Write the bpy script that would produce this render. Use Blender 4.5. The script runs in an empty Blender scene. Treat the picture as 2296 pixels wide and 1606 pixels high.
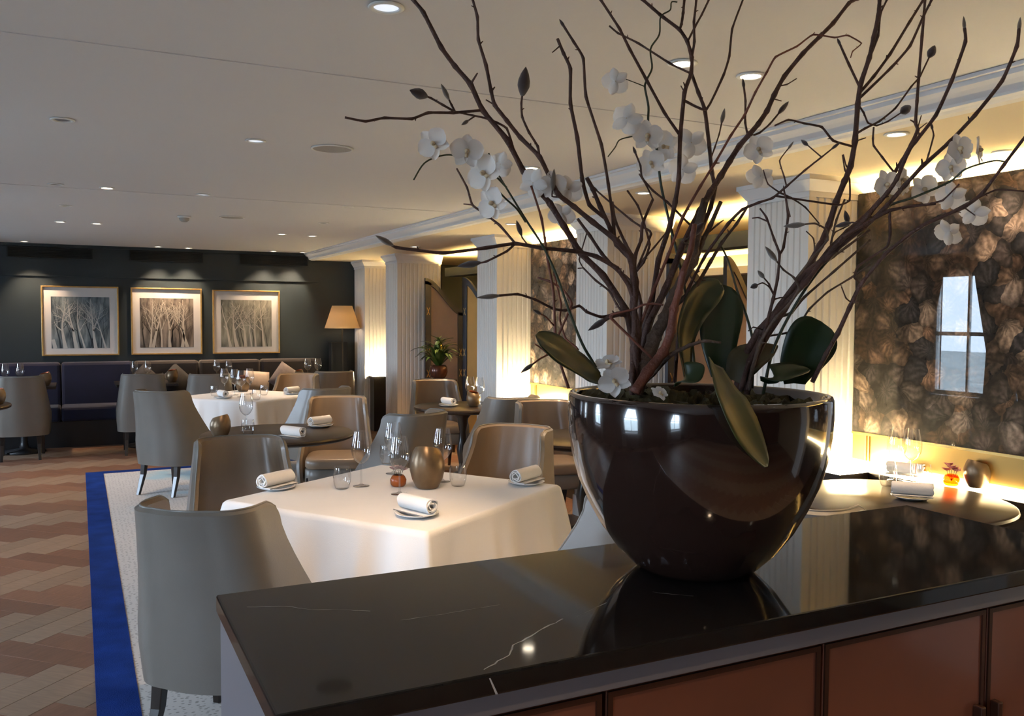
import bpy, math, random
from mathutils import Vector, Matrix
random.seed(7)
scn = bpy.context.scene
col = scn.collection
# ------------------------------------------------------------------ camera
W, Hh = 2296, 1606
CX, CY, FPX, CAMZ = 1148.0, 803.0, 1959.19, 1.54
_Y = Vector((175 - CX, 705 - CY, FPX)).normalized()
_X = Vector((5100 - CX, 733 - CY, FPX)).normalized()
_Z = _X.cross(_Y)
ROT = Matrix((_X, _Y, _Z))            # camera-space (right, down, forward) -> world
cam_d = bpy.data.cameras.new('camera')
cam_d.sensor_width = 36.0
cam_d.lens = FPX / W * 36.0
cam_d.clip_start = 0.05
cam = bpy.data.objects.new('camera', cam_d)
col.objects.link(cam)
r, u, b = ROT @ Vector((1, 0, 0)), ROT @ Vector((0, -1, 0)), ROT @ Vector((0, 0, -1))
cam.matrix_world = Matrix(((r.x, u.x, b.x, 0), (r.y, u.y, b.y, 0), (r.z, u.z, b.z, CAMZ), (0, 0, 0, 1)))
scn.camera = cam
CAM = Vector((0, 0, CAMZ))
def ray(x, y): return ROT @ Vector((x - CX, y - CY, FPX))
def pz(x, y, z): v = ray(x, y); return CAM + v * ((z - CAMZ) / v.z)
def pX(x, y, X): v = ray(x, y); return CAM + v * (X / v.x)
def pY(x, y, Y): v = ray(x, y); return CAM + v * (Y / v.y)
def at(x, y, d): return CAM + ray(x, y) * (d / FPX)
# ------------------------------------------------------------------ world, view
world = bpy.data.worlds.new('world'); scn.world = world
world.use_nodes = True
bg = world.node_tree.nodes['Background']
bg.inputs[0].default_value = (0.65, 0.79, 1.0, 1)
bg.inputs[1].default_value = 50.0
scn.view_settings.view_transform = 'Standard'
scn.view_settings.look = 'None'
scn.view_settings.exposure = -0.52
scn.view_settings.gamma = 1.0
scn.view_settings.use_curve_mapping = False
WARM = (1.0, 0.70, 0.44)
LED = (1.0, 0.78, 0.42)
SPOT_W = 100.0
LED_E = 75.0
CEIL, SOFF = 2.38, 2.29
XP, XM, XW = 3.45, 3.80, 3.90         # pier face, mural face, right wall
XL, YB, YN = -2.6, 11.9, -3.2         # window wall, back wall, wall behind the camera
WINS = [(-1.6, -0.6), (1.2, 2.2), (4.1, 5.1), (7.0, 8.0), (9.7, 10.7)]
WZ0, WZ1 = 0.55, 2.15
for y0, y1 in WINS:                   # light portals in the window openings
    ld = bpy.data.lights.new('window_portal', 'AREA'); ld.shape = 'RECTANGLE'
    ld.size = WZ1 - WZ0; ld.size_y = y1 - y0
    ld.cycles.is_portal = True
    lo = bpy.data.objects.new('window_portal', ld); col.objects.link(lo)
    lo.location = (XL - 0.22, (y0 + y1) / 2, (WZ0 + WZ1) / 2); lo.rotation_euler = (0, -math.pi / 2, 0)
# ------------------------------------------------------------------ helpers
class MB:
    def __init__(s): s.v = []; s.f = []
    def box(s, x0, y0, z0, x1, y1, z1):
        n = len(s.v)
        s.v += [(x0,y0,z0),(x1,y0,z0),(x1,y1,z0),(x0,y1,z0),(x0,y0,z1),(x1,y0,z1),(x1,y1,z1),(x0,y1,z1)]
        s.f += [tuple(n+i for i in q) for q in ((3,2,1,0),(4,5,6,7),(0,1,5,4),(1,2,6,5),(2,3,7,6),(3,0,4,7))]
        return s
    def grid(s, rows, closed_u=False, closed_v=False):
        n = len(s.v); R, C = len(rows), len(rows[0])
        for rw in rows: s.v += [tuple(p) for p in rw]
        for i in range(R if closed_v else R - 1):
            for j in range(C if closed_u else C - 1):
                i2, j2 = (i + 1) % R, (j + 1) % C
                s.f.append((n+i*C+j, n+i*C+j2, n+i2*C+j2, n+i2*C+j))
        return s
    def lathe(s, prof, seg=24, c=(0,0,0)):
        rows = [[(c[0]+rr*math.cos(2*math.pi*k/seg), c[1]+rr*math.sin(2*math.pi*k/seg), c[2]+z) for k in range(seg)] for rr, z in prof]
        return s.grid(rows, closed_u=True)
    def poly(s, pts):
        n = len(s.v); s.v += [tuple(p) for p in pts]; s.f.append(tuple(range(n, n+len(pts)))); return s
    def prism(s, pts, z0, z1):
        n = len(s.v); k = len(pts)
        s.v += [(p[0],p[1],z0) for p in pts] + [(p[0],p[1],z1) for p in pts]
        s.f.append(tuple(range(n+k-1, n-1, -1))); s.f.append(tuple(range(n+k, n+2*k)))
        for i in range(k):
            j = (i+1) % k; s.f.append((n+i, n+j, n+k+j, n+k+i))
        return s
    def tube(s, pts, rad, seg=8, cap=True):
        pts = [Vector(p) for p in pts]
        if not isinstance(rad, (list, tuple)): rad = [rad]*len(pts)
        rows = []; N = None
        for i, p in enumerate(pts):
            t = (pts[min(i+1, len(pts)-1)] - pts[max(i-1, 0)])
            t = t.normalized() if t.length > 1e-9 else Vector((0,0,1))
            if N is None:
                N = t.orthogonal().normalized()
            else:
                N = N - t * N.dot(t); N = N.normalized() if N.length > 1e-6 else t.orthogonal().normalized()
            B = t.cross(N)
            rows.append([p + (N*math.cos(2*math.pi*k/seg) + B*math.sin(2*math.pi*k/seg))*rad[i] for k in range(seg)])
        n = len(s.v)
        s.grid(rows, closed_u=True)
        if cap:
            s.f.append(tuple(n+k for k in range(seg-1, -1, -1)))
            m = n + (len(rows)-1)*seg
            s.f.append(tuple(m+k for k in range(seg)))
        return s
    def mesh(s, name, m=None, smooth=False):
        me = bpy.data.meshes.new(name); me.from_pydata(s.v, [], s.f); me.update()
        if m: me.materials.append(m)
        if smooth:
            for p in me.polygons: p.use_smooth = True
        return me
    def build(s, name, m, parent=None, smooth=False, loc=None, rz=0, bevel=0, kind=None, sub=0, auto=0):
        o = bpy.data.objects.new(name, s.mesh(name, m, smooth)); col.objects.link(o)
        if parent: o.parent = parent
        if loc: o.location = loc
        o.rotation_euler.z = rz
        if bevel:
            md = o.modifiers.new('bevel', 'BEVEL'); md.width = bevel; md.segments = 2; md.limit_method = 'ANGLE'
        if sub:
            md = o.modifiers.new('sub', 'SUBSURF'); md.levels = sub; md.render_levels = sub
        if auto:
            o.data.set_sharp_from_angle(angle=math.radians(auto))
        if kind: o['kind'] = kind
        return o
def tag(o, label, cat, group=None):
    o['label'] = label; o['category'] = cat
    if group: o['group'] = group
    return o
def empty(name, loc=(0,0,0), rz=0):
    o = bpy.data.objects.new(name, None); col.objects.link(o)
    o.empty_display_size = 0.05; o.location = loc; o.rotation_euler.z = rz; return o
def copy_tree(o, parent=None):
    c = o.copy(); col.objects.link(c); c.parent = parent
    for ch in KIDS.get(o.name, ()): copy_tree(ch, c)
    return c
KIDS = {}
def reg(root):
    """remember the children of a prototype"""
    for o in col.objects:
        if o.parent: KIDS.setdefault(o.parent.name, [])
        if o.parent and o not in KIDS[o.parent.name]: KIDS[o.parent.name].append(o)
    return root
class Proto:
    def __init__(s, root): s.root = reg(root); s.used = False
    def put(s, loc, rz, label, cat, group=None, scale=1):
        o = copy_tree(s.root) if s.used else s.root
        s.used = True
        o.location = loc; o.rotation_euler = (0, 0, rz); o.scale = scale if isinstance(scale, tuple) else (scale,)*3
        return tag(o, label, cat, group)
# ------------------------------------------------------------------ materials
def newmat(name):
    m = bpy.data.materials.new(name); m.use_nodes = True
    return m, m.node_tree, m.node_tree.nodes['Principled BSDF']
def setp(b, color=None, rough=None, metal=None, spec=None, coat=None, coatr=None, emis=None, es=None, sheen=None):
    if color is not None: b.inputs['Base Color'].default_value = (*color, 1)
    if rough is not None: b.inputs['Roughness'].default_value = rough
    if metal is not None: b.inputs['Metallic'].default_value = metal
    if spec is not None: b.inputs['Specular IOR Level'].default_value = spec
    if coat is not None: b.inputs['Coat Weight'].default_value = coat
    if coatr is not None: b.inputs['Coat Roughness'].default_value = coatr
    if emis is not None: b.inputs['Emission Color'].default_value = (*emis, 1)
    if es is not None: b.inputs['Emission Strength'].default_value = es
    if sheen is not None: b.inputs['Sheen Weight'].default_value = sheen
def mat(name, color, rough=0.5, metal=0, var=0.0, scale=8.0, bump=0.0, bscale=None, stretch=None, rand=0.0, **kw):
    m, nt, b = newmat(name)
    setp(b, color, rough, metal, **kw)
    N, L = nt.nodes, nt.links
    if var or bump or rand:
        tc = N.new('ShaderNodeTexCoord'); mp = N.new('ShaderNodeMapping')
        L.new(tc.outputs['Object'], mp.inputs[0])
        if stretch: mp.inputs['Scale'].default_value = stretch
        nz = N.new('ShaderNodeTexNoise'); nz.inputs['Scale'].default_value = scale; nz.inputs['Detail'].default_value = 5
        L.new(mp.outputs[0], nz.inputs['Vector'])
        if var:
            rp = N.new('ShaderNodeValToRGB')
            rp.color_ramp.elements[0].position = 0.3; rp.color_ramp.elements[1].position = 0.7
            rp.color_ramp.elements[0].color = (*[c*(1-var) for c in color], 1)
            rp.color_ramp.elements[1].color = (*[min(1, c*(1+var)) for c in color], 1)
            L.new(nz.outputs['Fac'], rp.inputs[0])
            out = rp.outputs[0]
            if rand:
                oi = N.new('ShaderNodeObjectInfo'); hs = N.new('ShaderNodeHueSaturation')
                mr = N.new('ShaderNodeMapRange'); mr.inputs['To Min'].default_value = 1-rand; mr.inputs['To Max'].default_value = 1+rand
                L.new(oi.outputs['Random'], mr.inputs[0]); L.new(mr.outputs[0], hs.inputs['Value']); L.new(out, hs.inputs['Color'])
                L.new(oi.outputs['Random'], mp.inputs['Location'])
                out = hs.outputs[0]
            L.new(out, b.inputs['Base Color'])
        if bump:
            bp = N.new('ShaderNodeBump'); bp.inputs['Strength'].default_value = bump; bp.inputs['Distance'].default_value = 0.01
            n2 = nz
            if bscale:
                n2 = N.new('ShaderNodeTexNoise'); n2.inputs['Scale'].default_value = bscale; L.new(mp.outputs[0], n2.inputs['Vector'])
            L.new(n2.outputs['Fac'], bp.inputs['Height']); L.new(bp.outputs[0], b.inputs['Normal'])
    return m
def glassmat(name, tint=(1,1,1), gl=1.0, base=0.04):
    m = bpy.data.materials.new(name); m.use_nodes = True
    nt = m.node_tree; N, L = nt.nodes, nt.links
    for n in list(N): N.remove(n)
    out = N.new('ShaderNodeOutputMaterial'); mx = N.new('ShaderNodeMixShader')
    tr = N.new('ShaderNodeBsdfTransparent'); tr.inputs[0].default_value = (*tint, 1)
    gs = N.new('ShaderNodeBsdfGlossy'); gs.inputs['Roughness'].default_value = 0.02
    ge = N.new('ShaderNodeNewGeometry'); dt = N.new('ShaderNodeVectorMath'); dt.operation = 'DOT_PRODUCT'
    L.new(ge.outputs['Normal'], dt.inputs[0]); L.new(ge.outputs['Incoming'], dt.inputs[1])
    ab = N.new('ShaderNodeMath'); ab.operation = 'ABSOLUTE'; L.new(dt.outputs['Value'], ab.inputs[0])
    iv = N.new('ShaderNodeMath'); iv.operation = 'SUBTRACT'; iv.inputs[0].default_value = 1.0; L.new(ab.outputs[0], iv.inputs[1])
    pw = N.new('ShaderNodeMath'); pw.operation = 'POWER'; pw.inputs[1].default_value = 3.0; L.new(iv.outputs[0], pw.inputs[0])
    ad = N.new('ShaderNodeMath'); ad.operation = 'MULTIPLY_ADD'; ad.inputs[1].default_value = gl; ad.inputs[2].default_value = base
    ad.use_clamp = True
    L.new(pw.outputs[0], ad.inputs[0]); L.new(ad.outputs[0], mx.inputs[0])
    L.new(tr.outputs[0], mx.inputs[1]); L.new(gs.outputs[0], mx.inputs[2]); L.new(mx.outputs[0], out.inputs[0])
    return m
def emimat(name, color, strength):
    m, nt, b = newmat(name); setp(b, (0.8,0.8,0.8), 0.5, emis=color, es=strength); return m
M = {}
M['ceiling'] = mat('ceiling paint', (0.66, 0.65, 0.66), 0.85, bump=0.02, scale=60)
M['soffit'] = mat('soffit paint with cove warmth', (0.74, 0.64, 0.47), 0.8, bump=0.02, scale=60)  # cream tint puts the cove lights' warmth into the paint
M['cornice'] = mat('cornice paint', (0.78, 0.77, 0.76), 0.6, var=0.02, scale=3)
M['pier'] = mat('pier paint', (0.76, 0.72, 0.66), 0.55, var=0.02, scale=3)
M['darkwall'] = mat('blue green wall paint', (0.009, 0.017, 0.023), 0.5, var=0.15, scale=2, bump=0.03, bscale=120)
M['greenwall'] = mat('dull green paint', (0.018, 0.024, 0.020), 0.6, var=0.1)
M['tanwall'] = mat('tan gold paint', (0.36, 0.25, 0.13), 0.7, var=0.1)
M['nearwall'] = mat('dark brown plaster', (0.03, 0.021, 0.016), 0.8, var=0.1, scale=2)
M['dimwall'] = mat('brown plaster', (0.09, 0.065, 0.05), 0.8, var=0.1, scale=2)
M['white'] = mat('white joinery', (0.75, 0.75, 0.73), 0.4, var=0.02)
M['leather'] = mat('taupe leather', (0.168, 0.153, 0.133), 0.32, var=0.06, scale=6, bump=0.05, bscale=220, spec=0.55)
M['lining'] = mat('warm-lit taupe leather', (0.228, 0.166, 0.115), 0.32, var=0.06, scale=6, bump=0.05, bscale=220, spec=0.55)  # same taupe leather, downlight warmth mixed into its colour
M['darkwood'] = mat('dark stained wood', (0.016, 0.010, 0.007), 0.3, var=0.25, scale=3, stretch=(1, 12, 1), coat=0.3, coatr=0.12)
M['tabletop'] = mat('dark walnut top', (0.018, 0.011, 0.008), 0.34, var=0.25, scale=3, stretch=(1, 14, 1), coat=0.1, coatr=0.2, spec=0.4)
M['linen'] = mat('white linen', (0.82, 0.80, 0.78), 0.85, var=0.015, scale=4, bump=0.12, bscale=350, sheen=0.2)
M['napkin'] = mat('white napkin linen', (0.84, 0.82, 0.80), 0.85, bump=0.15, scale=300, var=0.01)
M['china'] = mat('white china', (0.80, 0.80, 0.80), 0.15, var=0.01)
M['glass'] = glassmat('drinking glass', (0.985, 0.99, 0.99), 1.2, 0.13)
M['pane'] = glassmat('window pane', (0.96, 0.98, 0.98), 0.9, 0.04)
M['picpane'] = glassmat('picture pane', (0.98, 0.98, 0.98), 0.8, 0.03)
M['bronze'] = mat('bronze glaze', (0.19, 0.13, 0.075), 0.33, 0.6, var=0.25, scale=14, bump=0.05)
M['bronzein'] = mat('copper inside', (0.32, 0.08, 0.03), 0.4, 0.5, var=0.2, scale=10)
M['gold'] = mat('gold leaf frame', (0.55, 0.36, 0.14), 0.32, 0.85, var=0.12, scale=20)
M['brass'] = mat('aged brass panel', (0.42, 0.27, 0.085), 0.34, 0.75, var=0.08, scale=3)
M['brasstrim'] = mat('polished brass', (0.75, 0.55, 0.22), 0.25, 0.9, var=0.03)
M['navy'] = mat('navy velvet', (0.002, 0.003, 0.022), 0.85, var=0.2, scale=5, sheen=0.08, bump=0.1, bscale=200)
M['navylit'] = mat('navy velvet in warm light', (0.015, 0.010, 0.010), 0.85, var=0.2, scale=5, sheen=0.1, bump=0.1, bscale=200)  # navy velvet again, browned in colour for the warm light on it
M['cushion'] = mat('grey taupe cushion', (0.12, 0.09, 0.085), 0.8, var=0.3, scale=9, sheen=0.4)
M['cushiondark'] = mat('black cushion', (0.012, 0.011, 0.014), 0.8, var=0.2, scale=9)
M['black'] = mat('black metal', (0.006, 0.006, 0.007), 0.4, var=0.1)
M['slot'] = mat('matt black slot', (0.004, 0.005, 0.006), 0.8, var=0.1)
M['pot'] = mat('brown glaze', (0.020, 0.0095, 0.007), 0.12, var=0.1, scale=2, coat=1.0, coatr=0.03)
M['moss'] = mat('dry moss', (0.045, 0.036, 0.012), 0.95, var=0.5, scale=40, bump=0.6, bscale=70)
M['bark'] = mat('magnolia bark', (0.060, 0.024, 0.016), 0.7, var=0.35, scale=30, bump=0.4, bscale=160)
M['barkred'] = mat('red twig bark', (0.13, 0.035, 0.018), 0.6, var=0.3, scale=30, bump=0.3, bscale=160)
M['barkgrey'] = mat('grey brown bark', (0.085, 0.052, 0.036), 0.8, var=0.35, scale=22, bump=0.5, bscale=120)
M['bud'] = mat('dark furry bud', (0.035, 0.016, 0.012), 0.8, var=0.4, scale=60, bump=0.4, bscale=200, sheen=0.4)
M['budgrey'] = mat('grey furry bud', (0.13, 0.10, 0.075), 0.85, var=0.3, scale=60, bump=0.4, bscale=200, sheen=0.6)
M['stem'] = mat('orchid stem', (0.022, 0.032, 0.014), 0.5, var=0.2, scale=20)
M['leaf'] = mat('orchid leaf', (0.009, 0.024, 0.007), 0.38, var=0.25, scale=9, stretch=(1, 1, 1))
M['leafyellow'] = mat('yellowing orchid leaf', (0.034, 0.040, 0.008), 0.45, var=0.3, scale=9)
M['leafdull'] = mat('dull olive leaf', (0.055, 0.045, 0.018), 0.6, var=0.3, scale=9)
M['lip'] = mat('orchid lip', (0.55, 0.42, 0.26), 0.6, var=0.3, scale=60)
M['amber'] = glassmat('amber glass', (0.95, 0.42, 0.05), 0.8, 0.05)
M['pinkflower'] = mat('pink petals', (0.55, 0.20, 0.20), 0.7, var=0.2, scale=40)
M['palepink'] = mat('pale pink petals', (0.62, 0.42, 0.40), 0.7, var=0.2, scale=40)
M['yellow'] = mat('yellow bract', (0.75, 0.48, 0.04), 0.5, var=0.1)
M['green'] = mat('arching leaf green', (0.035, 0.075, 0.012), 0.4, var=0.3, scale=9)
M['screenframe'] = mat('navy lacquer frame', (0.012, 0.015, 0.026), 0.4, var=0.1)
M['screencloth'] = mat('taupe screen cloth', (0.22, 0.165, 0.145), 0.8, var=0.08, scale=4, bump=0.1, bscale=250)
M['screenlit'] = mat('taupe screen cloth in amber light', (0.55, 0.33, 0.10), 0.8, var=0.08, scale=4, bump=0.1, bscale=250)  # same taupe cloth; light on the angled panel painted as amber
M['greypaint'] = mat('grey lilac lacquer', (0.135, 0.128, 0.138), 0.35, var=0.03, scale=2)
M['copper'] = mat('copper lacquer door', (0.20, 0.075, 0.045), 0.30, 0.45, var=0.12, scale=2.5, coat=0.4, coatr=0.1)
M['copperframe'] = mat('dark bronze trim', (0.055, 0.022, 0.013), 0.35, 0.5, var=0.1)
M['vein'] = mat('marble vein', (0.34, 0.33, 0.32), 0.2, var=0.4, scale=30)
M['curtain'] = mat('grey brown curtain', (0.20, 0.16, 0.13), 0.9, var=0.1, scale=5)
M['bounceground'] = mat('pale bounce ground', (0.36, 0.38, 0.36), 0.95, var=0.3, scale=1.5)  # unseen ground, kept pale to bounce daylight up to the ceiling
M['dead'] = mat('switched-off lens', (0.30, 0.30, 0.31), 0.25, 0.3, var=0.1)
M['mesh'] = mat('speaker grille', (0.33, 0.31, 0.29), 0.7, var=0.1, scale=200)
M['lens'] = emimat('lit lens', (1.0, 0.86, 0.66), 30.0)
M['lensdim'] = emimat('dim lens', (0.75, 0.85, 1.0), 1.2)
M['led'] = emimat('led diffuser', LED, LED_E*0.5)
M['cove'] = emimat('cove led', (1.0, 0.68, 0.24), LED_E*4.5)
M['ledhot'] = emimat('bright led diffuser', LED, LED_E*8.0)
M['mossgreen'] = M['moss']
# pale petals let light through
m, nt, bb = newmat('orchid petal'); setp(bb, (0.78, 0.76, 0.74), 0.6)
tl = nt.nodes.new('ShaderNodeBsdfTranslucent'); tl.inputs[0].default_value = (0.8, 0.76, 0.7, 1)
mx = nt.nodes.new('ShaderNodeMixShader'); mx.inputs[0].default_value = 0.35
nt.links.new(bb.outputs[0], mx.inputs[1]); nt.links.new(tl.outputs[0], mx.inputs[2]); nt.links.new(mx.outputs[0], nt.nodes['Material Output'].inputs[0])
M['petal'] = m
m, nt, bb = newmat('lamp shade cloth'); setp(bb, (0.80, 0.68, 0.48), 0.8)
tl = nt.nodes.new('ShaderNodeBsdfTranslucent'); tl.inputs[0].default_value = (0.90, 0.72, 0.46, 1)
mx = nt.nodes.new('ShaderNodeMixShader'); mx.inputs[0].default_value = 0.6
nt.links.new(bb.outputs[0], mx.inputs[1]); nt.links.new(tl.outputs[0], mx.inputs[2]); nt.links.new(mx.outputs[0], nt.nodes['Material Output'].inputs[0])
M['shade'] = m
# polished black stone
m, nt, bb = newmat('black marble'); setp(bb, (0.010, 0.009, 0.0085), 0.05, spec=0.32)
tc = nt.nodes.new('ShaderNodeTexCoord'); nz = nt.nodes.new('ShaderNodeTexNoise'); nz.inputs['Scale'].default_value = 5; nz.inputs['Detail'].default_value = 8
rp = nt.nodes.new('ShaderNodeValToRGB'); rp.color_ramp.elements[0].color = (0.006, 0.0055, 0.0055, 1); rp.color_ramp.elements[1].color = (0.014, 0.012, 0.011, 1)
nt.links.new(tc.outputs['Object'], nz.inputs['Vector']); nt.links.new(nz.outputs['Fac'], rp.inputs[0]); nt.links.new(rp.outputs[0], bb.inputs['Base Color'])
M['stone'] = m
# mural: overlapping fan petals, browns on charcoal, behind glass
def mural_mat(name, bright):
    m, nt, bb = newmat(name); N, L = nt.nodes, nt.links
    setp(bb, rough=0.6, coat=1.0, coatr=0.0, spec=0.1)
    bb.inputs['Coat IOR'].default_value = 1.42
    tc = N.new('ShaderNodeTexCoord')
    nz = N.new('ShaderNodeTexNoise'); nz.inputs['Scale'].default_value = 7; nz.inputs['Detail'].default_value = 4
    L.new(tc.outputs['Object'], nz.inputs['Vector'])
    ad = N.new('ShaderNodeMixRGB'); ad.blend_type = 'LINEAR_LIGHT'; ad.inputs[0].default_value = 0.06
    L.new(tc.outputs['Object'], ad.inputs[1]); L.new(nz.outputs['Color'], ad.inputs[2])
    def layer(sc, freq):
        vo = N.new('ShaderNodeTexVoronoi'); vo.inputs['Scale'].default_value = sc
        L.new(ad.outputs[0], vo.inputs['Vector'])
        df = N.new('ShaderNodeVectorMath'); df.operation = 'SUBTRACT'
        L.new(ad.outputs[0], df.inputs[0])
        L.new(vo.outputs['Position'], df.inputs[1])
        sp = N.new('ShaderNodeSeparateXYZ'); L.new(df.outputs[0], sp.inputs[0])
        sc_ = N.new('ShaderNodeSeparateColor'); L.new(vo.outputs['Color'], sc_.inputs[0])
        oy = N.new('ShaderNodeMath'); oy.operation = 'MULTIPLY_ADD'; oy.inputs[1].default_value = 0.16; oy.inputs[2].default_value = -0.08
        L.new(sc_.outputs[1], oy.inputs[0])
        a1 = N.new('ShaderNodeMath'); a1.operation = 'ADD'; L.new(sp.outputs[1], a1.inputs[0]); L.new(oy.outputs[0], a1.inputs[1])
        oz = N.new('ShaderNodeMath'); oz.operation = 'MULTIPLY_ADD'; oz.inputs[1].default_value = 0.16; oz.inputs[2].default_value = -0.08
        L.new(sc_.outputs[2], oz.inputs[0])
        a2 = N.new('ShaderNodeMath'); a2.operation = 'ADD'; L.new(sp.outputs[2], a2.inputs[0]); L.new(oz.outputs[0], a2.inputs[1])
        at2 = N.new('ShaderNodeMath'); at2.operation = 'ARCTAN2'; L.new(a1.outputs[0], at2.inputs[0]); L.new(a2.outputs[0], at2.inputs[1])
        mu = N.new('ShaderNodeMath'); mu.operation = 'MULTIPLY'; mu.inputs[1].default_value = freq; L.new(at2.outputs[0], mu.inputs[0])
        sn = N.new('ShaderNodeMath'); sn.operation = 'SINE'; L.new(mu.outputs[0], sn.inputs[0])
        return vo, sc_, sn
    vo, sc_, sn = layer(9.0, 14)
    rp = N.new('ShaderNodeValToRGB'); e = rp.color_ramp.elements
    k = bright
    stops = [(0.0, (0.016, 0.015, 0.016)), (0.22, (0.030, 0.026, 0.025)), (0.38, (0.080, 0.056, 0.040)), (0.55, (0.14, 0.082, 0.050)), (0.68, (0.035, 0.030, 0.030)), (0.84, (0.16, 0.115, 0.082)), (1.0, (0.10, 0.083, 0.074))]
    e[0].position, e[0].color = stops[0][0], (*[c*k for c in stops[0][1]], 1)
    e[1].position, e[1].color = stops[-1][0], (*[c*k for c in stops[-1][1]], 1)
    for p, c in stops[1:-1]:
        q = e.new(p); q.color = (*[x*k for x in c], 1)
    L.new(sc_.outputs[0], rp.inputs[0])
    # ribs and a dark gap around every petal
    mr = N.new('ShaderNodeMapRange'); mr.inputs['From Min'].default_value = -1; mr.inputs['To Min'].default_value = 0.62; mr.inputs['To Max'].default_value = 1.2
    L.new(sn.outputs[0], mr.inputs[0])
    dm = N.new('ShaderNodeMapRange'); dm.inputs['From Min'].default_value = 0.34; dm.inputs['From Max'].default_value = 0.62; dm.inputs['To Min'].default_value = 1.0; dm.inputs['To Max'].default_value = 0.22
    L.new(vo.outputs['Distance'], dm.inputs[0])
    mm = N.new('ShaderNodeMath'); mm.operation = 'MULTIPLY'; L.new(mr.outputs[0], mm.inputs[0]); L.new(dm.outputs[0], mm.inputs[1])
    n2 = N.new('ShaderNodeTexNoise'); n2.inputs['Scale'].default_value = 45; n2.inputs['Detail'].default_value = 6; L.new(tc.outputs['Object'], n2.inputs['Vector'])
    m3 = N.new('ShaderNodeMapRange'); m3.inputs['From Min'].default_value = 0.3; m3.inputs['From Max'].default_value = 0.7; m3.inputs['To Min'].default_value = 0.55; m3.inputs['To Max'].default_value = 1.35
    L.new(n2.outputs['Fac'], m3.inputs[0])
    m4 = N.new('ShaderNodeMath'); m4.operation = 'MULTIPLY'; L.new(mm.outputs[0], m4.inputs[0]); L.new(m3.outputs[0], m4.inputs[1])
    vm = N.new('ShaderNodeVectorMath'); vm.operation = 'SCALE'; L.new(rp.outputs[0], vm.inputs[0]); L.new(m4.outputs[0], vm.inputs['Scale'])
    L.new(vm.outputs[0], bb.inputs['Base Color'])
    return m
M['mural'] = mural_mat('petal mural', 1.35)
M['murallit'] = mural_mat('lit petal mural', 3.2)  # same print, brightened in colour for the strip light on these bays
# rug field: cream with dark dashes and blue patches
m, nt, bb = newmat('rug field'); N, L = nt.nodes, nt.links; setp(bb, rough=0.95, sheen=0.3)
tc = N.new('ShaderNodeTexCoord')
vo = N.new('ShaderNodeTexVoronoi'); vo.inputs['Scale'].default_value = 36; vo.inputs['Randomness'].default_value = 0.6
mp = N.new('ShaderNodeMapping'); mp.inputs['Scale'].default_value = (1.0, 1.5, 1.0)
L.new(tc.outputs['Object'], mp.inputs[0]); L.new(mp.outputs[0], vo.inputs['Vector'])
r1 = N.new('ShaderNodeValToRGB'); r1.color_ramp.elements[0].position = 0.20; r1.color_ramp.elements[0].color = (0.17, 0.15, 0.125, 1)
r1.color_ramp.elements[1].position = 0.30; r1.color_ramp.elements[1].color = (0.42, 0.385, 0.35, 1)
L.new(vo.outputs['Distance'], r1.inputs[0])
nz = N.new('ShaderNodeTexNoise'); nz.inputs['Scale'].default_value = 1.3; nz.inputs['Detail'].default_value = 3; L.new(tc.outputs['Object'], nz.inputs['Vector'])
r2 = N.new('ShaderNodeValToRGB'); r2.color_ramp.elements[0].position = 0.52; r2.color_ramp.elements[0].color = (0, 0, 0, 1)
r2.color_ramp.elements[1].position = 0.62; r2.color_ramp.elements[1].color = (1, 1, 1, 1); L.new(nz.outputs['Fac'], r2.inputs[0])
sx = N.new('ShaderNodeSeparateXYZ'); L.new(tc.outputs['Object'], sx.inputs[0])
mx0 = N.new('ShaderNodeMapRange'); mx0.inputs['From Min'].default_value = 0.30; mx0.inputs['From Max'].default_value = 0.42
L.new(sx.outputs[0], mx0.inputs[0])
ml = N.new('ShaderNodeMath'); ml.operation = 'MULTIPLY'; L.new(r2.outputs[0], ml.inputs[0]); L.new(mx0.outputs[0], ml.inputs[1])
mx = N.new('ShaderNodeMixRGB'); mx.inputs[2].default_value = (0.22, 0.36, 0.42, 1); L.new(ml.outputs[0], mx.inputs[0]); L.new(r1.outputs[0], mx.inputs[1])
L.new(mx.outputs[0], bb.inputs['Base Color'])
bp = N.new('ShaderNodeBump'); bp.inputs['Strength'].default_value = 0.4; L.new(vo.outputs['Distance'], bp.inputs['Height']); L.new(bp.outputs[0], bb.inputs['Normal'])
M['rug'] = m
M['rugblue'] = mat('royal blue pile', (0.007, 0.030, 0.175), 0.95, var=0.3, scale=5, bump=0.4, bscale=300, spec=0.1)
M['oaksheen'] = mat('oak plank with sheen', (0.25, 0.162, 0.106), 0.5, var=0.12, scale=5, stretch=(2, 16, 1), rand=0.12, spec=0.4)  # one oak floor: sheen of this laying direction put into the colour
M['oakdim'] = mat('oak plank dimmed', (0.185, 0.090, 0.052), 0.5, var=0.14, scale=5, stretch=(2, 16, 1), rand=0.14, spec=0.4)  # same oak laid the other way, its weaker reflection painted darker
M['joint'] = mat('floor joint', (0.05, 0.03, 0.02), 0.9, var=0.1)
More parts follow.
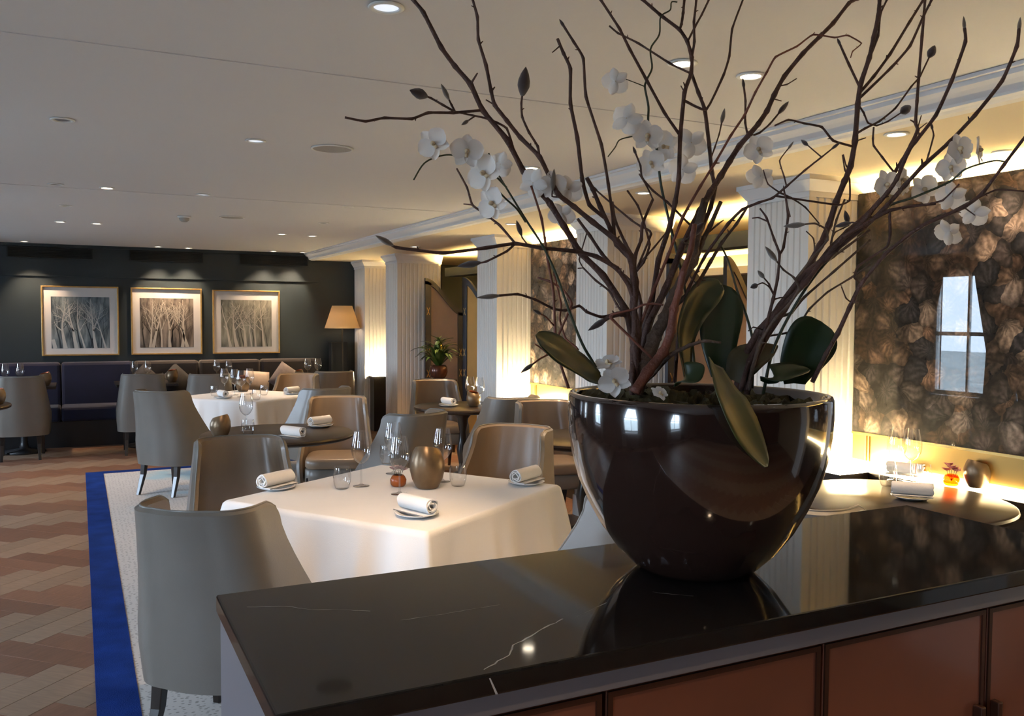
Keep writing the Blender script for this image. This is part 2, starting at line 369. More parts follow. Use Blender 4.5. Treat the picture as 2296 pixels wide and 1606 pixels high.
def print_mat(name, lo, hi):
    m, nt, bb = newmat(name); N, L = nt.nodes, nt.links; setp(bb, rough=0.8)
    tc = N.new('ShaderNodeTexCoord'); mp = N.new('ShaderNodeMapping'); mp.inputs['Scale'].default_value = (6, 1, 1.6); L.new(tc.outputs['Object'], mp.inputs[0])
    nz = N.new('ShaderNodeTexNoise'); nz.inputs['Scale'].default_value = 2.4; nz.inputs['Detail'].default_value = 7; L.new(mp.outputs[0], nz.inputs['Vector'])
    rp = N.new('ShaderNodeValToRGB'); rp.color_ramp.elements[0].position = 0.36; rp.color_ramp.elements[1].position = 0.66
    rp.color_ramp.elements[0].color = (*lo, 1); rp.color_ramp.elements[1].color = (*hi, 1)
    L.new(nz.outputs['Fac'], rp.inputs[0]); L.new(rp.outputs[0], bb.inputs['Base Color'])
    return m
M['mat'] = mat('picture mount card', (0.78, 0.75, 0.73), 0.85, var=0.01)
# ------------------------------------------------------------------ the room
def struct(mb, name, m, parent=None, **kw): return mb.build(name, m, parent, kind='structure', **kw)
floor = struct(MB().box(XL-0.2, YN-0.2, -0.12, 7.2, YB+0.2, -0.012), 'floor', M['joint'])
PL, PW = 0.60, 0.15
c45 = math.sqrt(0.5)
# boards are meshes along local Y; rotation puts them into the herringbone
def board_mesh(m):
    mb = MB(); g = 0.0008; b_ = 0.0012; lx, ly = PW, PL
    x0, y0, x1, y1 = -lx/2+g, -ly/2+g, lx/2-g, ly/2-g
    mb.v = [(x0+b_, y0+b_, 0), (x1-b_, y0+b_, 0), (x1-b_, y1-b_, 0), (x0+b_, y1-b_, 0)] + [(x0, y0, -0.0008), (x1, y0, -0.0008), (x1, y1, -0.0008), (x0, y1, -0.0008)] + [(x0, y0, -0.012), (x1, y0, -0.012), (x1, y1, -0.012), (x0, y1, -0.012)]
    mb.f = [(0,1,2,3)] + [(4+i, 4+(i+1)%4, (i+1)%4, i) for i in range(4)] + [(8+i, 8+(i+1)%4, 4+(i+1)%4, 4+i) for i in range(4)]
    return mb
board_mb = board_mesh(0)
bm_h, bm_v = board_mesh(0).mesh('plank', M['oakdim']), board_mesh(0).mesh('plank', M['oaksheen'])
cand, rest_h, rest_v = [], [], []
for k in range(-160, 160):
    for j in range(-14, 30):
        for o_ in 'hv':
            if o_ == 'h': p = (k*PW + PL/2, k*PW + PW/2 + j*2*PL)
            else: p = (k*PW + PW/2, k*PW + PW + PL/2 + j*2*PL)
            x = (p[0] + p[1])*c45; y = (p[1] - p[0])*c45 + 0.35
            if x < XL-0.1 or x > 7.0 or y < YN or y > YB+0.1: continue
            ang = (-math.pi/2 if o_ == 'h' else 0) - math.pi/4
            cand.append((x, y, ang, o_))
def shows(x, y):
    if y < 2.6 or y > 11.4: return False
    v = ROT.transposed() @ (Vector((x, y, 0)) - CAM)
    if v.z < 1: return False
    sx, sy = CX + FPX*v.x/v.z, CY + FPX*v.y/v.z
    return -110 < sx < 900 and sy < 1750 and (x < 0.25 or y > 9.1)
npl = 0
mbh, mbv = MB(), MB()
for x, y, ang, o_ in cand:
    if shows(x, y) and npl < 300:
        o = bpy.data.objects.new('plank', bm_h if o_ == 'h' else bm_v); col.objects.link(o)
        o.parent = floor; o.location = (x, y, random.uniform(-0.0006, 0.0006)); o.rotation_euler.z = ang; npl += 1
    else:
        tgt = mbh if o_ == 'h' else mbv
        n = len(tgt.v); ca, sa = math.cos(ang), math.sin(ang)
        bmb = board_mb
        tgt.v += [(x + vx*ca - vy*sa, y + vx*sa + vy*ca, vz) for vx, vy, vz in bmb.v]
        tgt.f += [tuple(n+i for i in f) for f in bmb.f]
mbh.build('parquet', M['oakdim'], floor, kind='stuff'); mbv.build('parquet', M['oaksheen'], floor, kind='stuff')
# ceiling with its shallow bands
struct(MB().box(XL-0.2, YN-0.2, CEIL, 2.86, YB+0.2, CEIL+0.2), 'ceiling', M['ceiling'])
struct(MB().box(XL, 3.04, CEIL-0.003, 2.80, 3.30, CEIL), 'trim_1', M['ceiling'])
struct(MB().box(XL, 6.55, CEIL-0.003, 2.80, 6.85, CEIL), 'trim_2', M['ceiling'])
struct(MB().box(2.86, YN-0.2, SOFF, 7.2, YB+0.2, SOFF+0.3), 'ceiling_aisle', M['soffit'])
prof = [(2.745, CEIL-0.001), (2.745, CEIL-0.014), (2.765, CEIL-0.014), (2.768, CEIL-0.030), (2.785, CEIL-0.042), (2.80, CEIL-0.055), (2.815, CEIL-0.072), (2.815, CEIL-0.082), (2.835, SOFF+0.004), (2.85, SOFF-0.004), (2.90, SOFF-0.004), (2.90, SOFF+0.02)]
struct(MB().grid([[(x, YN, z) for x, z in prof], [(x, YB, z) for x, z in prof]]), 'trim_3', M['cornice'])
# walls
struct(MB().box(XW, YN, 0, 4.02, -0.35, SOFF), 'wall_right_near', M['tanwall'])
struct(MB().box(XL-0.2, YB, 0, 7.2, YB+0.2, CEIL+0.2), 'wall_far', M['darkwall'])
struct(MB().box(XL-0.2, YN-0.2, 0, 7.2, YN, CEIL+0.2), 'wall_near', M['nearwall'])
struct(MB().box(7.0, 7.0, 0, 7.2, YB+0.2, CEIL+0.2), 'wall_passage', M['greenwall'])
struct(MB().box(7.0, YN-0.2, 0, 7.2, 7.0, CEIL+0.2), 'wall_passage_near', M['tanwall'])
wl = MB()
ys = [YN] + [v for w in WINS for v in w] + [YB]
for i in range(0, len(ys), 2): wl.box(XL-0.25, ys[i], 0, XL, ys[i+1], CEIL)
for y0, y1 in WINS: wl.box(XL-0.25, y0, 0, XL, y1, WZ0); wl.box(XL-0.25, y0, WZ1, XL, y1, CEIL)
struct(wl, 'wall_left', M['dimwall'])
struct(MB().box(-40, -30, -0.5, XL-0.3, 40, -0.4), 'ground_outside', M['bounceground'])
for i, (y0, y1) in enumerate(WINS):
    fr = MB(); t = 0.05; xa, xb = XL-0.16, XL-0.08
    fr.box(xa, y0, WZ0, xb, y0+t, WZ1); fr.box(xa, y1-t, WZ0, xb, y1, WZ1)
    fr.box(xa, y0+t, WZ0, xb, y1-t, WZ0+t); fr.box(xa, y0+t, WZ1-t, xb, y1-t, WZ1)
    w = struct(fr, 'window_%d' % (i+1), M['white'])
    zm = (WZ0+WZ1)/2
    MB().box(xa+0.01, y0+t, zm-0.025, xb-0.01, y1-t, zm+0.025).build('meeting_rail', M['white'], w)
    MB().box(xa+0.02, (y0+y1)/2-0.015, WZ0+t, xb-0.02, (y0+y1)/2+0.015, WZ1-t).build('glazing_bar', M['white'], w)
    MB().box(XL-0.12, y0+t, WZ0+t, XL-0.117, y1-t, WZ1-t).build('pane', M['pane'], w)
    MB().box(XL-0.08, y0-0.04, WZ0-0.04, XL+0.10, y1+0.04, WZ0).build('window_sill', M['white'], w)
    # tied-back curtains
    for sgn, yc in ((-1, y0), (1, y1)):
        rows = []
        for zz in [2.30, 2.0, 1.7, 1.4, 1.15, 0.95, 0.6, 0.1]:
            inner = 0.30 if zz > 2.2 else (0.30 - 0.22*min(1, (2.2-zz)/1.1) if zz > 1.1 else 0.09 + 0.05*(1.1-zz))
            row = []
            for k in range(25):
                s_ = k/24; yy = yc + sgn*0.16 - sgn*s_*(0.16+inner)
                row.append((XL + 0.10 + 0.022*math.sin(s_*34), yy, zz))
            rows.append(row)
        o = MB().grid(rows).build('curtain', M['curtain'], smooth=True)
        sm = o.modifiers.new('s', 'SOLIDIFY'); sm.thickness = 0.004
        tag(o, 'grey brown curtain on the %s side of the %s sash window from the dark wall' % ('near' if sgn < 0 else 'far', ['fifth', 'fourth', 'third', 'second', 'first'][i]), 'curtain', 'curtains at the windows')
# right side: piers, mural bays, passage
def flute_face(mb, a0, a1, z0, z1, place, n=9, dep=0.008):
    """vertical fluted skin between a0 and a1; place(a, depth, z) -> point"""
    mar = 0.035; w = (a1-a0-2*mar)/n
    prof = [(a0, 0)]
    for k in range(n):
        s_ = a0 + mar + k*w
        prof.append((s_ + w*0.30, 0))
        for q in range(1, 6):
            tt = q/6; prof.append((s_ + w*(0.30 + 0.40*tt), dep*math.sin(math.pi*tt)**0.7))
        prof.append((s_ + w*0.70, 0))
    prof.append((a1, 0))
    mb.grid([[place(a, d, z0) for a, d in prof], [place(a, d, z1) for a, d in prof]])
PIERS = [(11.403, 11.89), (10.066, 10.51), (7.27, 7.712), (5.40, 5.84), (3.45, 3.914), (1.56, 2.0), (-0.35, 0.05)]
for i, (y0, y1) in enumerate(PIERS):
    mb = MB(); xe = 4.02; zt = SOFF - 0.11
    flute_face(mb, XP, xe, 0.16, zt, lambda a, d, z: (a, y0+d, z), n=10)
    flute_face(mb, XP, xe, 0.16, zt, lambda a, d, z: (a, y1-d, z), n=10)
    flute_face(mb, y0, y1, 0.16, zt, lambda a, d, z: (XP+d, a, z), n=9)
    mb.box(xe-0.01, y0, 0.0, xe, y1, SOFF)
    p = struct(mb, 'wall_pier_%d' % (i+1), M['pier'], auto=50, smooth=True)
    MB().box(XP-0.012, y0-0.012, 0, xe, y1+0.012, 0.16).build('plinth', M['pier'], p, bevel=0.004)
    cap = MB()
    for (e0, e1, za, zb) in ((0.006, 0.006, zt, zt+0.03), (0.010, 0.045, zt+0.03, zt+0.085), (0.05, 0.05, zt+0.085, SOFF)):
        rows = [[(XP-e, y0-e, z), (xe, y0-e, z), (xe, y1+e, z), (XP-e, y1+e, z)] for e, z in ((e0, za), (e1, zb))]
        cap.grid(rows, closed_u=True)
    cap.build('capital', M['cornice'], p)
BAYS = [(10.51, 11.403, 'murallit'), (5.84, 7.27, 'murallit'), (2.0, 3.45, 'mural'), (0.05, 1.56, 'mural')]
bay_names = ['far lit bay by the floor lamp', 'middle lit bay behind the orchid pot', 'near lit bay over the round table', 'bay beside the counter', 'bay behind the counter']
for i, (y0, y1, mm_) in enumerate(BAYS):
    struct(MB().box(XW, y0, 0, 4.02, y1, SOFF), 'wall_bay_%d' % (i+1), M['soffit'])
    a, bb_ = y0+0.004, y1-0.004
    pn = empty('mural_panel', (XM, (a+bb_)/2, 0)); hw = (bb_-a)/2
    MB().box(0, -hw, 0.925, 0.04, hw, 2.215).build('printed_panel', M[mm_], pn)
    MB().box(-0.006, -hw, 0.912, 0.04, hw, 0.925).build('brass_strip', M['brasstrim'], pn)
    bd = MB().box(0.004, -hw, 0.775, 0.03, hw, 0.912).build('brass_band', M['brass'], pn)
    for yy in (hw-0.115, hw-0.095): MB().box(-0.004, yy-0.004, 0.775, 0.004, yy+0.004, 0.912).build('brass_bead', M['brasstrim'], bd)
    tag(pn, 'petal-print mural with brass band, in the ' + bay_names[i], 'mural')
    # console shelf under the mural with a light strip
    cs = empty('wall_console', (0, (a+bb_)/2, 0))
    MB().box(3.70, -hw, 0.70, XW, hw, 0.735).build('shelf', M['darkwood'], cs, bevel=0.004)
    MB().box(3.50, hw-0.20, 0.70, 3.70, hw, 0.735).build('shelf_return', M['darkwood'], cs)
    MB().box(3.52, hw-0.18, 0.0, 3.725, hw, 0.70).build('end_cabinet', M['darkwood'], cs)
    MB().box(3.725, -hw, 0.0, XW, hw, 0.70).build('cabinet', M['darkwood'], cs)
    for q in (0, 1):
        MB().box(3.71, -hw+0.03+q*(hw-0.02), 0.12, 3.725, -hw+0.03+q*(hw-0.02)+hw-0.07, 0.66).build('door', M['darkwood'], cs, bevel=0.004)
    tag(cs, 'dark glowing console, in the ' + bay_names[i], 'console')
    ls = empty('light_strip', (0, (a+bb_)/2, 0))
    MB().box(XM-0.03, -hw, 0.735, XM+0.03, hw, 0.765).build('diffuser', M['led'], ls)
    MB().box(3.52, hw-0.115, 0.735, XM-0.035, hw-0.075, 0.765).build('diffuser', M['ledhot'], ls)
    tag(ls, 'light strip on the console, in the ' + bay_names[i], 'light strip')
    lt = MB().box(XM+0.045, y0+0.03, 2.19, XM+0.09, y1-0.03, 2.205).build('cove_light', M['cove'])
    tag(lt, 'light strip behind the mural top, in the ' + bay_names[i], 'light strip')
# passage beyond the openings: cove light on its far wall
struct(MB().box(6.80, YN, 2.05, 7.0, YB, 2.09).box(6.80, YN, 2.09, 6.82, YB, 2.135), 'trim_4', M['cornice'])
tag(MB().box(6.86, 1.0, 2.09, 6.92, YB-0.1, 2.11).build('cove_light', M['cove']), 'warm light strip on the cornice of the passage wall', 'light strip')
for k, (y0, y1, l) in enumerate(((7.72, 10.06, 'by the leafy plant'), (3.92, 5.40, 'behind the branches'))):
    struct(MB().box(4.06, y0, 2.03, 4.22, y1, 2.10).box(4.06, y0, 2.10, 4.075, y1, 2.135), 'trim_%d' % (7+k), M['greenwall'])
    tag(MB().box(4.11, y0+0.03, 2.10, 4.15, y1-0.03, 2.112).build('cove_light', M['cove']), 'warm light strip on the beam over the opening ' + l, 'light strip')
# mouldings on the dark far wall
struct(MB().box(XL, YB-0.02, 1.995, 2.95, YB, 2.02), 'trim_5', M['darkwall'])
struct(MB().box(XL, YB-0.03, 2.345, 2.75, YB, CEIL), 'trim_6', M['darkwall'])
struct(MB().box(XL, YB-0.015, 0.0, XP, YB, 0.14), 'baseboard_far', M['darkwall'])
PICN = ['blue-grey print of pale crossing trunks', 'brown print of forked pale trunks', 'olive print with a dark lone tree']
for i, (x0, x1) in enumerate(((-0.74, 0.17), (0.594, 1.45), (1.914, 2.80))):
    v = empty('air_vent', ((x0+x1)/2, YB, 2.275)); hw = (x1-x0)/2
    MB().box(-hw, -0.012, -0.062, hw, -0.004, 0.062).build('backing', M['slot'], v)
    fr = MB()
    fr.box(-hw, -0.03, 0.05, hw, -0.004, 0.062).box(-hw, -0.03, -0.062, hw, -0.004, -0.05).box(-hw, -0.03, -0.05, -hw+0.012, -0.004, 0.05).box(hw-0.012, -0.03, -0.05, hw, -0.004, 0.05)
    fr.build('frame', M['slot'], v)
    for k in range(5):
        MB().box(-hw+0.012, -0.026, -0.04+k*0.018, hw-0.012, -0.014, -0.035+k*0.018).build('slat', M['slot'], v)
    tag(v, 'black air vent above the ' + PICN[i], 'air vent')
# ------------------------------------------------------------------ counter
def make_counter():
    x0, x1, y0, y1, z = 0.23, 2.15, 1.175, 1.745, 1.0
    ct = empty('sideboard', (0, 0, 0))
    tp = MB().box(x0, y0, z-0.035, x1, y1, z).build('worktop', M['stone'], ct, bevel=0.004)
    MB().box(x0+0.015, y0+0.018, z-0.075, x1-0.015, y1-0.018, z-0.035).build('grey_rail', M['greypaint'], ct, bevel=0.003)
    MB().box(x0+0.02, y0+0.055, 0.08, x1-0.02, y1-0.03, z-0.075).build('carcass', M['copperframe'], ct)
    MB().box(x0+0.006, y0+0.03, 0.0, x0+0.02, y1-0.012, z-0.036).build('end_panel', M['greypaint'], ct, bevel=0.002)
    MB().box(x1-0.02, y0+0.03, 0.0, x1-0.006, y1-0.012, z-0.036).build('end_panel', M['greypaint'], ct, bevel=0.002)
    MB().box(x0+0.03, y1-0.03, 0.0, x1-0.03, y1-0.016, z-0.036).build('back_panel', M['greypaint'], ct, bevel=0.002)
    MB().box(x0+0.03, y0+0.09, 0.0, x1-0.03, y1-0.05, 0.08).build('plinth', M['black'], ct)
    edges = [0.262, 0.772, 1.262, 1.742, 2.118]
    for i in range(4):
        a, b_ = edges[i]+0.006, edges[i+1]-0.006
        dr = MB().box(a, y0+0.030, 0.10, b_, y0+0.055, z-0.082).build('door', M['copper'], ct, bevel=0.004)
        hx = b_-0.022 if i in (0, 2) else a+0.022
        MB().box(hx-0.007, y0+0.008, 0.52, hx+0.007, y0+0.030, 0.715).build('handle', M['copperframe'], dr, bevel=0.003)
        fr = MB(); t = 0.010
        fr.box(a, y0+0.026, 0.10, a+t, y0+0.030, z-0.082).box(b_-t, y0+0.026, 0.10, b_, y0+0.030, z-0.082).box(a+t, y0+0.026, z-0.092, b_-t, y0+0.030, z-0.082).box(a+t, y0+0.026, 0.10, b_-t, y0+0.030, 0.11)
        fr.build('door_bead', M['copperframe'], dr)
    # pale veins in the stone
    rnd = random.Random(3)
    def vein(px_, w):
        pts = [pz(x, y, z) for x, y in px_]
        out = []
        for a, b_ in zip(pts, pts[1:]):
            n = max(2, int((b_-a).length/0.012))
            for k in range(n): out.append(a.lerp(b_, k/n) + Vector((rnd.uniform(-1, 1), rnd.uniform(-1, 1), 0))*0.0016)
        out.append(pts[-1])
        mb = MB(); L_, R_ = [], []
        for k, p in enumerate(out):
            t = (out[min(k+1, len(out)-1)] - out[max(k-1, 0)]).normalized(); nn = Vector((-t.y, t.x, 0))
            ww = w*(0.35 + 0.65*abs(math.sin(k*0.7)))*rnd.uniform(0.5, 1.2)
            p = Vector((p.x, min(max(p.y, y0+0.006), y1-0.006), z+0.00025))
            L_.append(p + nn*ww); R_.append(p - nn*ww)
        mb.grid([L_, R_]).build('vein', M['vein'], tp)
    vein([(1086, 1502), (1140, 1470), (1150, 1448), (1180, 1432), (1215, 1412), (1262, 1388)], 0.0019)
    vein([(555, 1362), (640, 1360), (700, 1368), (760, 1367), (830, 1371)], 0.0011)
    vein([(900, 1391), (980, 1380), (1060, 1366), (1120, 1357)], 0.0011)
    vein([(1290, 1385), (1325, 1368), (1360, 1352)], 0.0006)
    vein([(1465, 1328), (1510, 1334), (1555, 1337)], 0.0008)
    vfront = MB()
    p0 = pz(1086, 1502, z)
    vfront.poly([(p0.x-0.0012, y0-0.0004, z-0.006), (p0.x+0.0012, y0-0.0004, z-0.006), (p0.x+0.014, y0-0.0004, z-0.033), (p0.x+0.010, y0-0.0004, z-0.033)])
    vfront.build('vein', M['vein'], tp)
    return tag(ct, 'long sideboard with polished black stone top and copper lacquer doors', 'sideboard')
make_counter()
# ------------------------------------------------------------------ flower pot
POTC = (1.19, 1.50)
pot = empty('flower_pot', (POTC[0], POTC[1], 1.0))
pr = [(0.0, 0.002), (0.10, 0.0), (0.122, 0.004), (0.135, 0.014), (0.172, 0.05), (0.205, 0.095), (0.232, 0.145), (0.254, 0.195), (0.268, 0.245), (0.2755, 0.295), (0.278, 0.335), (0.277, 0.372), (0.274, 0.379), (0.266, 0.380), (0.261, 0.374), (0.258, 0.34), (0.252, 0.30), (0.0, 0.30)]
MB().lathe(pr, 96).build('bowl', M['pot'], pot, smooth=True)
tag(pot, 'large glossy dark brown bowl planter on the black stone top', 'planter')
# moss
mb = MB(); rows = []
for i in range(22):
    rr = 0.2575*i/21
    rows.append([(rr*math.cos(2*math.pi*k/72), rr*math.sin(2*math.pi*k/72), 0.345 + 0.018*math.sin(rr*30+k*0.5) + random.uniform(-0.010, 0.014)*(1 if i < 20 else 0.3) + 0.012*max(0, math.cos(2*math.pi*k/72-2.6))) for k in range(72)])
mb.grid(rows, closed_u=True)
for k in range(900):
    a = random.uniform(0, 2*math.pi); rr = 0.25*math.sqrt(random.random()); x, y = rr*math.cos(a), rr*math.sin(a)
    d = Vector((random.uniform(-1, 1), random.uniform(-1, 1), random.uniform(0.3, 1.2))).normalized()*random.uniform(0.012, 0.03)
    s_ = d.cross(Vector((0.3, 0.5, 0.1))).normalized()*0.0016
    p = Vector((x, y, 0.345)); mb.poly([p-s_, p+s_, p+d*0.7+s_, p+d])
ms = mb.build('moss', M['moss'], None, loc=(POTC[0], POTC[1], 1.0)); ms['kind'] = 'stuff'
tag(ms, 'dry green brown moss filling the top of the brown planter', 'moss')
# ------------------------------------------------------------------ branches
P2 = lambda x, y: (750+x/2.59, y/2.59)
P3 = lambda x, y: (1250+x/3.089, y/3.089)
P4 = lambda x, y: (1700+x/3.089, y/3.089)
P5 = lambda x, y: (1080+x/2.974, 380+y/2.974)
P6 = lambda x, y: (1300+x/3.417, 450+y/3.417)
P8 = lambda x, y: (1680+x/1.912, 240+y/1.912)
P0 = lambda x, y: (x, y)
def smooth(pts, k=3, ten=1.0):
    out = []
    for i in range(len(pts)-1):
        p0, p1, p2, p3 = pts[max(i-1, 0)], pts[i], pts[i+1], pts[min(i+2, len(pts)-1)]
        t1, t2 = (p2-p0)*0.5*ten, (p3-p1)*0.5*ten
        lim = (p2-p1).length
        if t1.length > lim: t1 = t1*(lim/t1.length)
        if t2.length > lim: t2 = t2*(lim/t2.length)
        for j in range(k):
            t = j/k; h = t*t*(3-2*t)
            out.append(p1*(1-h) + p2*h + t1*(t*(1-t)**2) + t2*(t*t*(t-1)))
    out.append(pts[-1]); return out
rb = random.Random(11)
bud_me = {}
for nm, m_ in (('bud', 'bud'), ('budgrey', 'budgrey')):
    prf = [(0.0004, -0.3), (0.10, -0.25), (0.20, -0.05), (0.27, 0.15), (0.26, 0.4), (0.17, 0.7), (0.07, 0.9), (0.003, 1.0)]
    bud_me[nm] = MB().lathe(prf, 10).mesh('bud', M[m_], True)
def put_bud(parent, p, d, length, kind, fat=1.0):
    o = bpy.data.objects.new('bud', bud_me[kind]); col.objects.link(o); o.parent = parent
    o.location = p; o.rotation_mode = 'QUATERNION'
    o.rotation_quaternion = Vector((0, 0, 1)).rotation_difference(d.normalized())
    o.scale = (length*fat, length*fat, length)
def branch(label, lines, m_='bark', buds=(), name='bare_branch', cat='branch', group='bare magnolia branches in the planter'):
    """lines: (projector, [tip .. base], r_tip, r_base, depth_tip, depth_base or None to grow from an earlier line)"""
    mb = MB(); done = []; ends = []
    for ln in lines:
        pj, pts, r1, r0, d1, d0 = ln
        px_ = [pj(*p) for p in pts]
        if px_[0][1] <= 2:      # the shoot goes on above the picture
            (ax, ay), (bx, by) = px_[0], px_[1]; l_ = math.hypot(ax-bx, ay-by); g_ = rb.uniform(90, 190)
            px_.insert(0, (ax + (ax-bx)/l_*g_ + rb.uniform(-18, 18), ay + (ay-by)/l_*g_))
        n = len(px_)
        if d0 is None:
            bx, by = px_[-1]
            best = min(done, key=lambda q: (q[0]-bx)**2 + (q[1]-by)**2)
            d0 = best[2]
            px_[-1] = (best[0], best[1])
            d1 = d0 + d1
        acc = [0]
        for a, b_ in zip(px_, px_[1:]): acc.append(acc[-1] + math.hypot(a[0]-b_[0], a[1]-b_[1]))
        dep = [d1 + (d0-d1)*(t/acc[-1]) + (rb.uniform(-0.008, 0.008) if 0 < i < n-1 else 0) for i, t in enumerate(acc)]
        P = [at(x, y, d) for (x, y), d in zip(px_, dep)]
        S = smooth(P, 4, 0.45); m = len(S)
        rad = [0.86*(r1 + (r0-r1)*(k/(m-1)))*(1 + (0.22 if k % 4 == 0 and 0 < k < m-1 else 0) + rb.uniform(-0.06, 0.06)) for k in range(m)]
        mb.tube(S, rad, 8)
        # little leaf scars
        for k in range(6, m-4, rb.choice((7, 9))):
            t = (S[k-1]-S[k]).normalized(); sd = t.orthogonal().normalized()
            sd = Matrix.Rotation(rb.uniform(0, 6.28), 3, t) @ sd
            if rad[k] < 0.005: mb.tube([S[k], S[k]+(t*0.6+sd)*rad[k]*2.6], [rad[k]*0.7, rad[k]*0.25], 5)
        Q = smooth([Vector((x, y, d)) for (x, y), d in zip(px_, dep)], 4, 0.45)
        done += [(q.x, q.y, q.z) for q in Q]
        ends.append((P[0], (P[0]-P[1])))
    root = mb.build(name, M[m_], None, smooth=True)
    tag(root, label, cat, group)
    for (i, length, kind, fat) in buds:
        p, d = ends[i]; put_bud(root, p, d, length, kind, fat)
    return root
DP = 1.87
branch('long bare branch arching far out over the dining tables, its horizontal side shoot reaching furthest', [
    (P2, [(440, -20), (515, 70), (620, 275), (700, 385), (790, 490), (860, 640), (1000, 810), (1100, 1000), (1180, 1100), (1250, 1180), (1330, 1310), (1430, 1470), (1560, 1600), (1690, 1800), (1745, 2050), (1760, 2290)], 0.0042, 0.0085, 1.62, 1.84),
    (P2, [(60, 682), (180, 705), (290, 685), (450, 690), (545, 655), (690, 655), (850, 640)], 0.0026, 0.0034, -0.10, None),
    (P2, [(700, 650), (800, 670), (890, 690), (1000, 745), (1060, 900)], 0.002, 0.003, -0.03, None),
    (P2, [(515, 553), (560, 570), (630, 610), (700, 650)], 0.002, 0.003, -0.03, None),
    (P2, [(655, 560), (680, 610), (705, 652)], 0.002, 0.0025, -0.02, None),
    (P2, [(830, 425), (800, 490)], 0.0015, 0.003, -0.02, None),
    (P2, [(770, 705), (810, 685)], 0.0015, 0.002, -0.01, None)],
    buds=((3, 0.034, 'bud', 1.1), (4, 0.030, 'budgrey', 0.6), (6, 0.016, 'budgrey', 0.9)))
branch('bare branch with one upright velvety bud above the orchid spray', [
    (P2, [(798, -20), (830, 100), (835, 230), (880, 380), (910, 530), (930, 610), (1000, 700), (1080, 800), (1190, 910), (1250, 1030), (1300, 1130), (1390, 1200), (1500, 1290), (1640, 1400), (1720, 1500), (1740, 1700), (1745, 2000), (1765, 2290)], 0.0028, 0.0075, 1.66, 1.80),
    (P2, [(1095, 520), (1085, 600), (1090, 680), (1130, 770), (1180, 850), (1190, 910)], 0.0022, 0.003, -0.05, None),
    (P2, [(880, 580), (930, 620)], 0.0015, 0.002, 0.01, None),
    (P5, [(475, 110), (470, 180), (490, 230)], 0.0015, 0.002, -0.01, None)],
    buds=((1, 0.044, 'bud', 1.0), (3, 0.034, 'budgrey', 0.6)))
branch('bare branch ending in two close upright shoots with cut tips', [
    (P5, [(700, 55), (740, 130), (790, 250), (860, 400), (900, 500), (1000, 610), (1030, 750), (1020, 1000), (1010, 1200), (1000, 1480)], 0.005, 0.007, 1.80, 1.82),
    (P2, [(1295, 225), (1330, 310), (1370, 400), (1370, 600), (1410, 800), (1440, 1050), (1480, 1190), (1560, 1250)], 0.0036, 0.0048, -0.06, None),
    (P2, [(1330, 150), (1390, 245), (1445, 340), (1460, 560), (1550, 840), (1590, 1070), (1620, 1300), (1600, 1400)], 0.003, 0.004, 0.03, None),
    (P2, [(1265, 305), (1310, 275)], 0.0012, 0.002, -0.01, None)],
    buds=((2, 0.018, 'bud', 0.7),))
branch('tall bare branch forking many times up to the ceiling lights', [
    (P3, [(575, -15), (720, 110), (845, 205), (900, 290), (930, 400), (925, 510), (880, 640), (850, 940), (840, 1240), (815, 1400), (780, 1560), (700, 1800), (650, 2100), (560, 2400), (500, 2640)], 0.0036, 0.0075, 1.95, 1.88),
    (P3, [(880, -10), (870, 90), (858, 170), (845, 205)], 0.0032, 0.0036, 0.02, None),
    (P3, [(962, -10), (945, 150), (948, 290), (930, 400)], 0.0028, 0.0034, -0.05, None),
    (P3, [(1052, -10), (1000, 100), (950, 190), (900, 285)], 0.0026, 0.003, 0.06, None),
    (P3, [(290, -15), (430, 200), (500, 340), (620, 560), (740, 780), (845, 950)], 0.003, 0.004, -0.08, None),
    (P3, [(360, 180), (420, 230), (560, 300), (780, 440), (925, 520)], 0.0024, 0.003, 0.05, None),
    (P3, [(1280, 10), (1210, 200), (1190, 390), (1150, 520), (1030, 760), (1000, 700)], 0.0026, 0.0034, 0.05, None),
    (P3, [(855, 595), (880, 640)], 0.0014, 0.002, 0.01, None)],
    buds=((6, 0.014, 'bud', 0.6),))
branch('dark bare branch rising straight behind the white orchid blossoms', [
    (P3, [(925, 500), (975, 640), (1020, 760), (1050, 1000), (1070, 1200), (1090, 1300), (1060, 1440), (1000, 1580), (900, 1800), (800, 2100), (680, 2400), (600, 2640)], 0.0042, 0.007, 1.97, 1.92),
    (P3, [(1140, 835), (1120, 930), (1090, 1020), (1060, 1090)], 0.0018, 0.0022, 0.03, None),
    (P3, [(540, 1060), (575, 1150), (585, 1230), (660, 1320), (760, 1400), (860, 1500), (960, 1640)], 0.0024, 0.003, -0.06, None)],
    buds=((1, 0.034, 'budgrey', 0.55), (2, 0.016, 'bud', 0.8)))
branch('thin red twig bending over at the tip like a hook', [
    (P4, [(640, 400), (655, 355), (715, 300), (620, 245), (530, 260), (380, 240), (270, 320), (120, 395), (60, 500), (-20, 640), (-90, 790), (-190, 940), (-300, 1130), (-400, 1290), (-520, 1500), (-620, 1760), (-720, 2000), (-830, 2300), (-860, 2640)], 0.0012, 0.0042, 1.75, 1.86)], 'barkred')
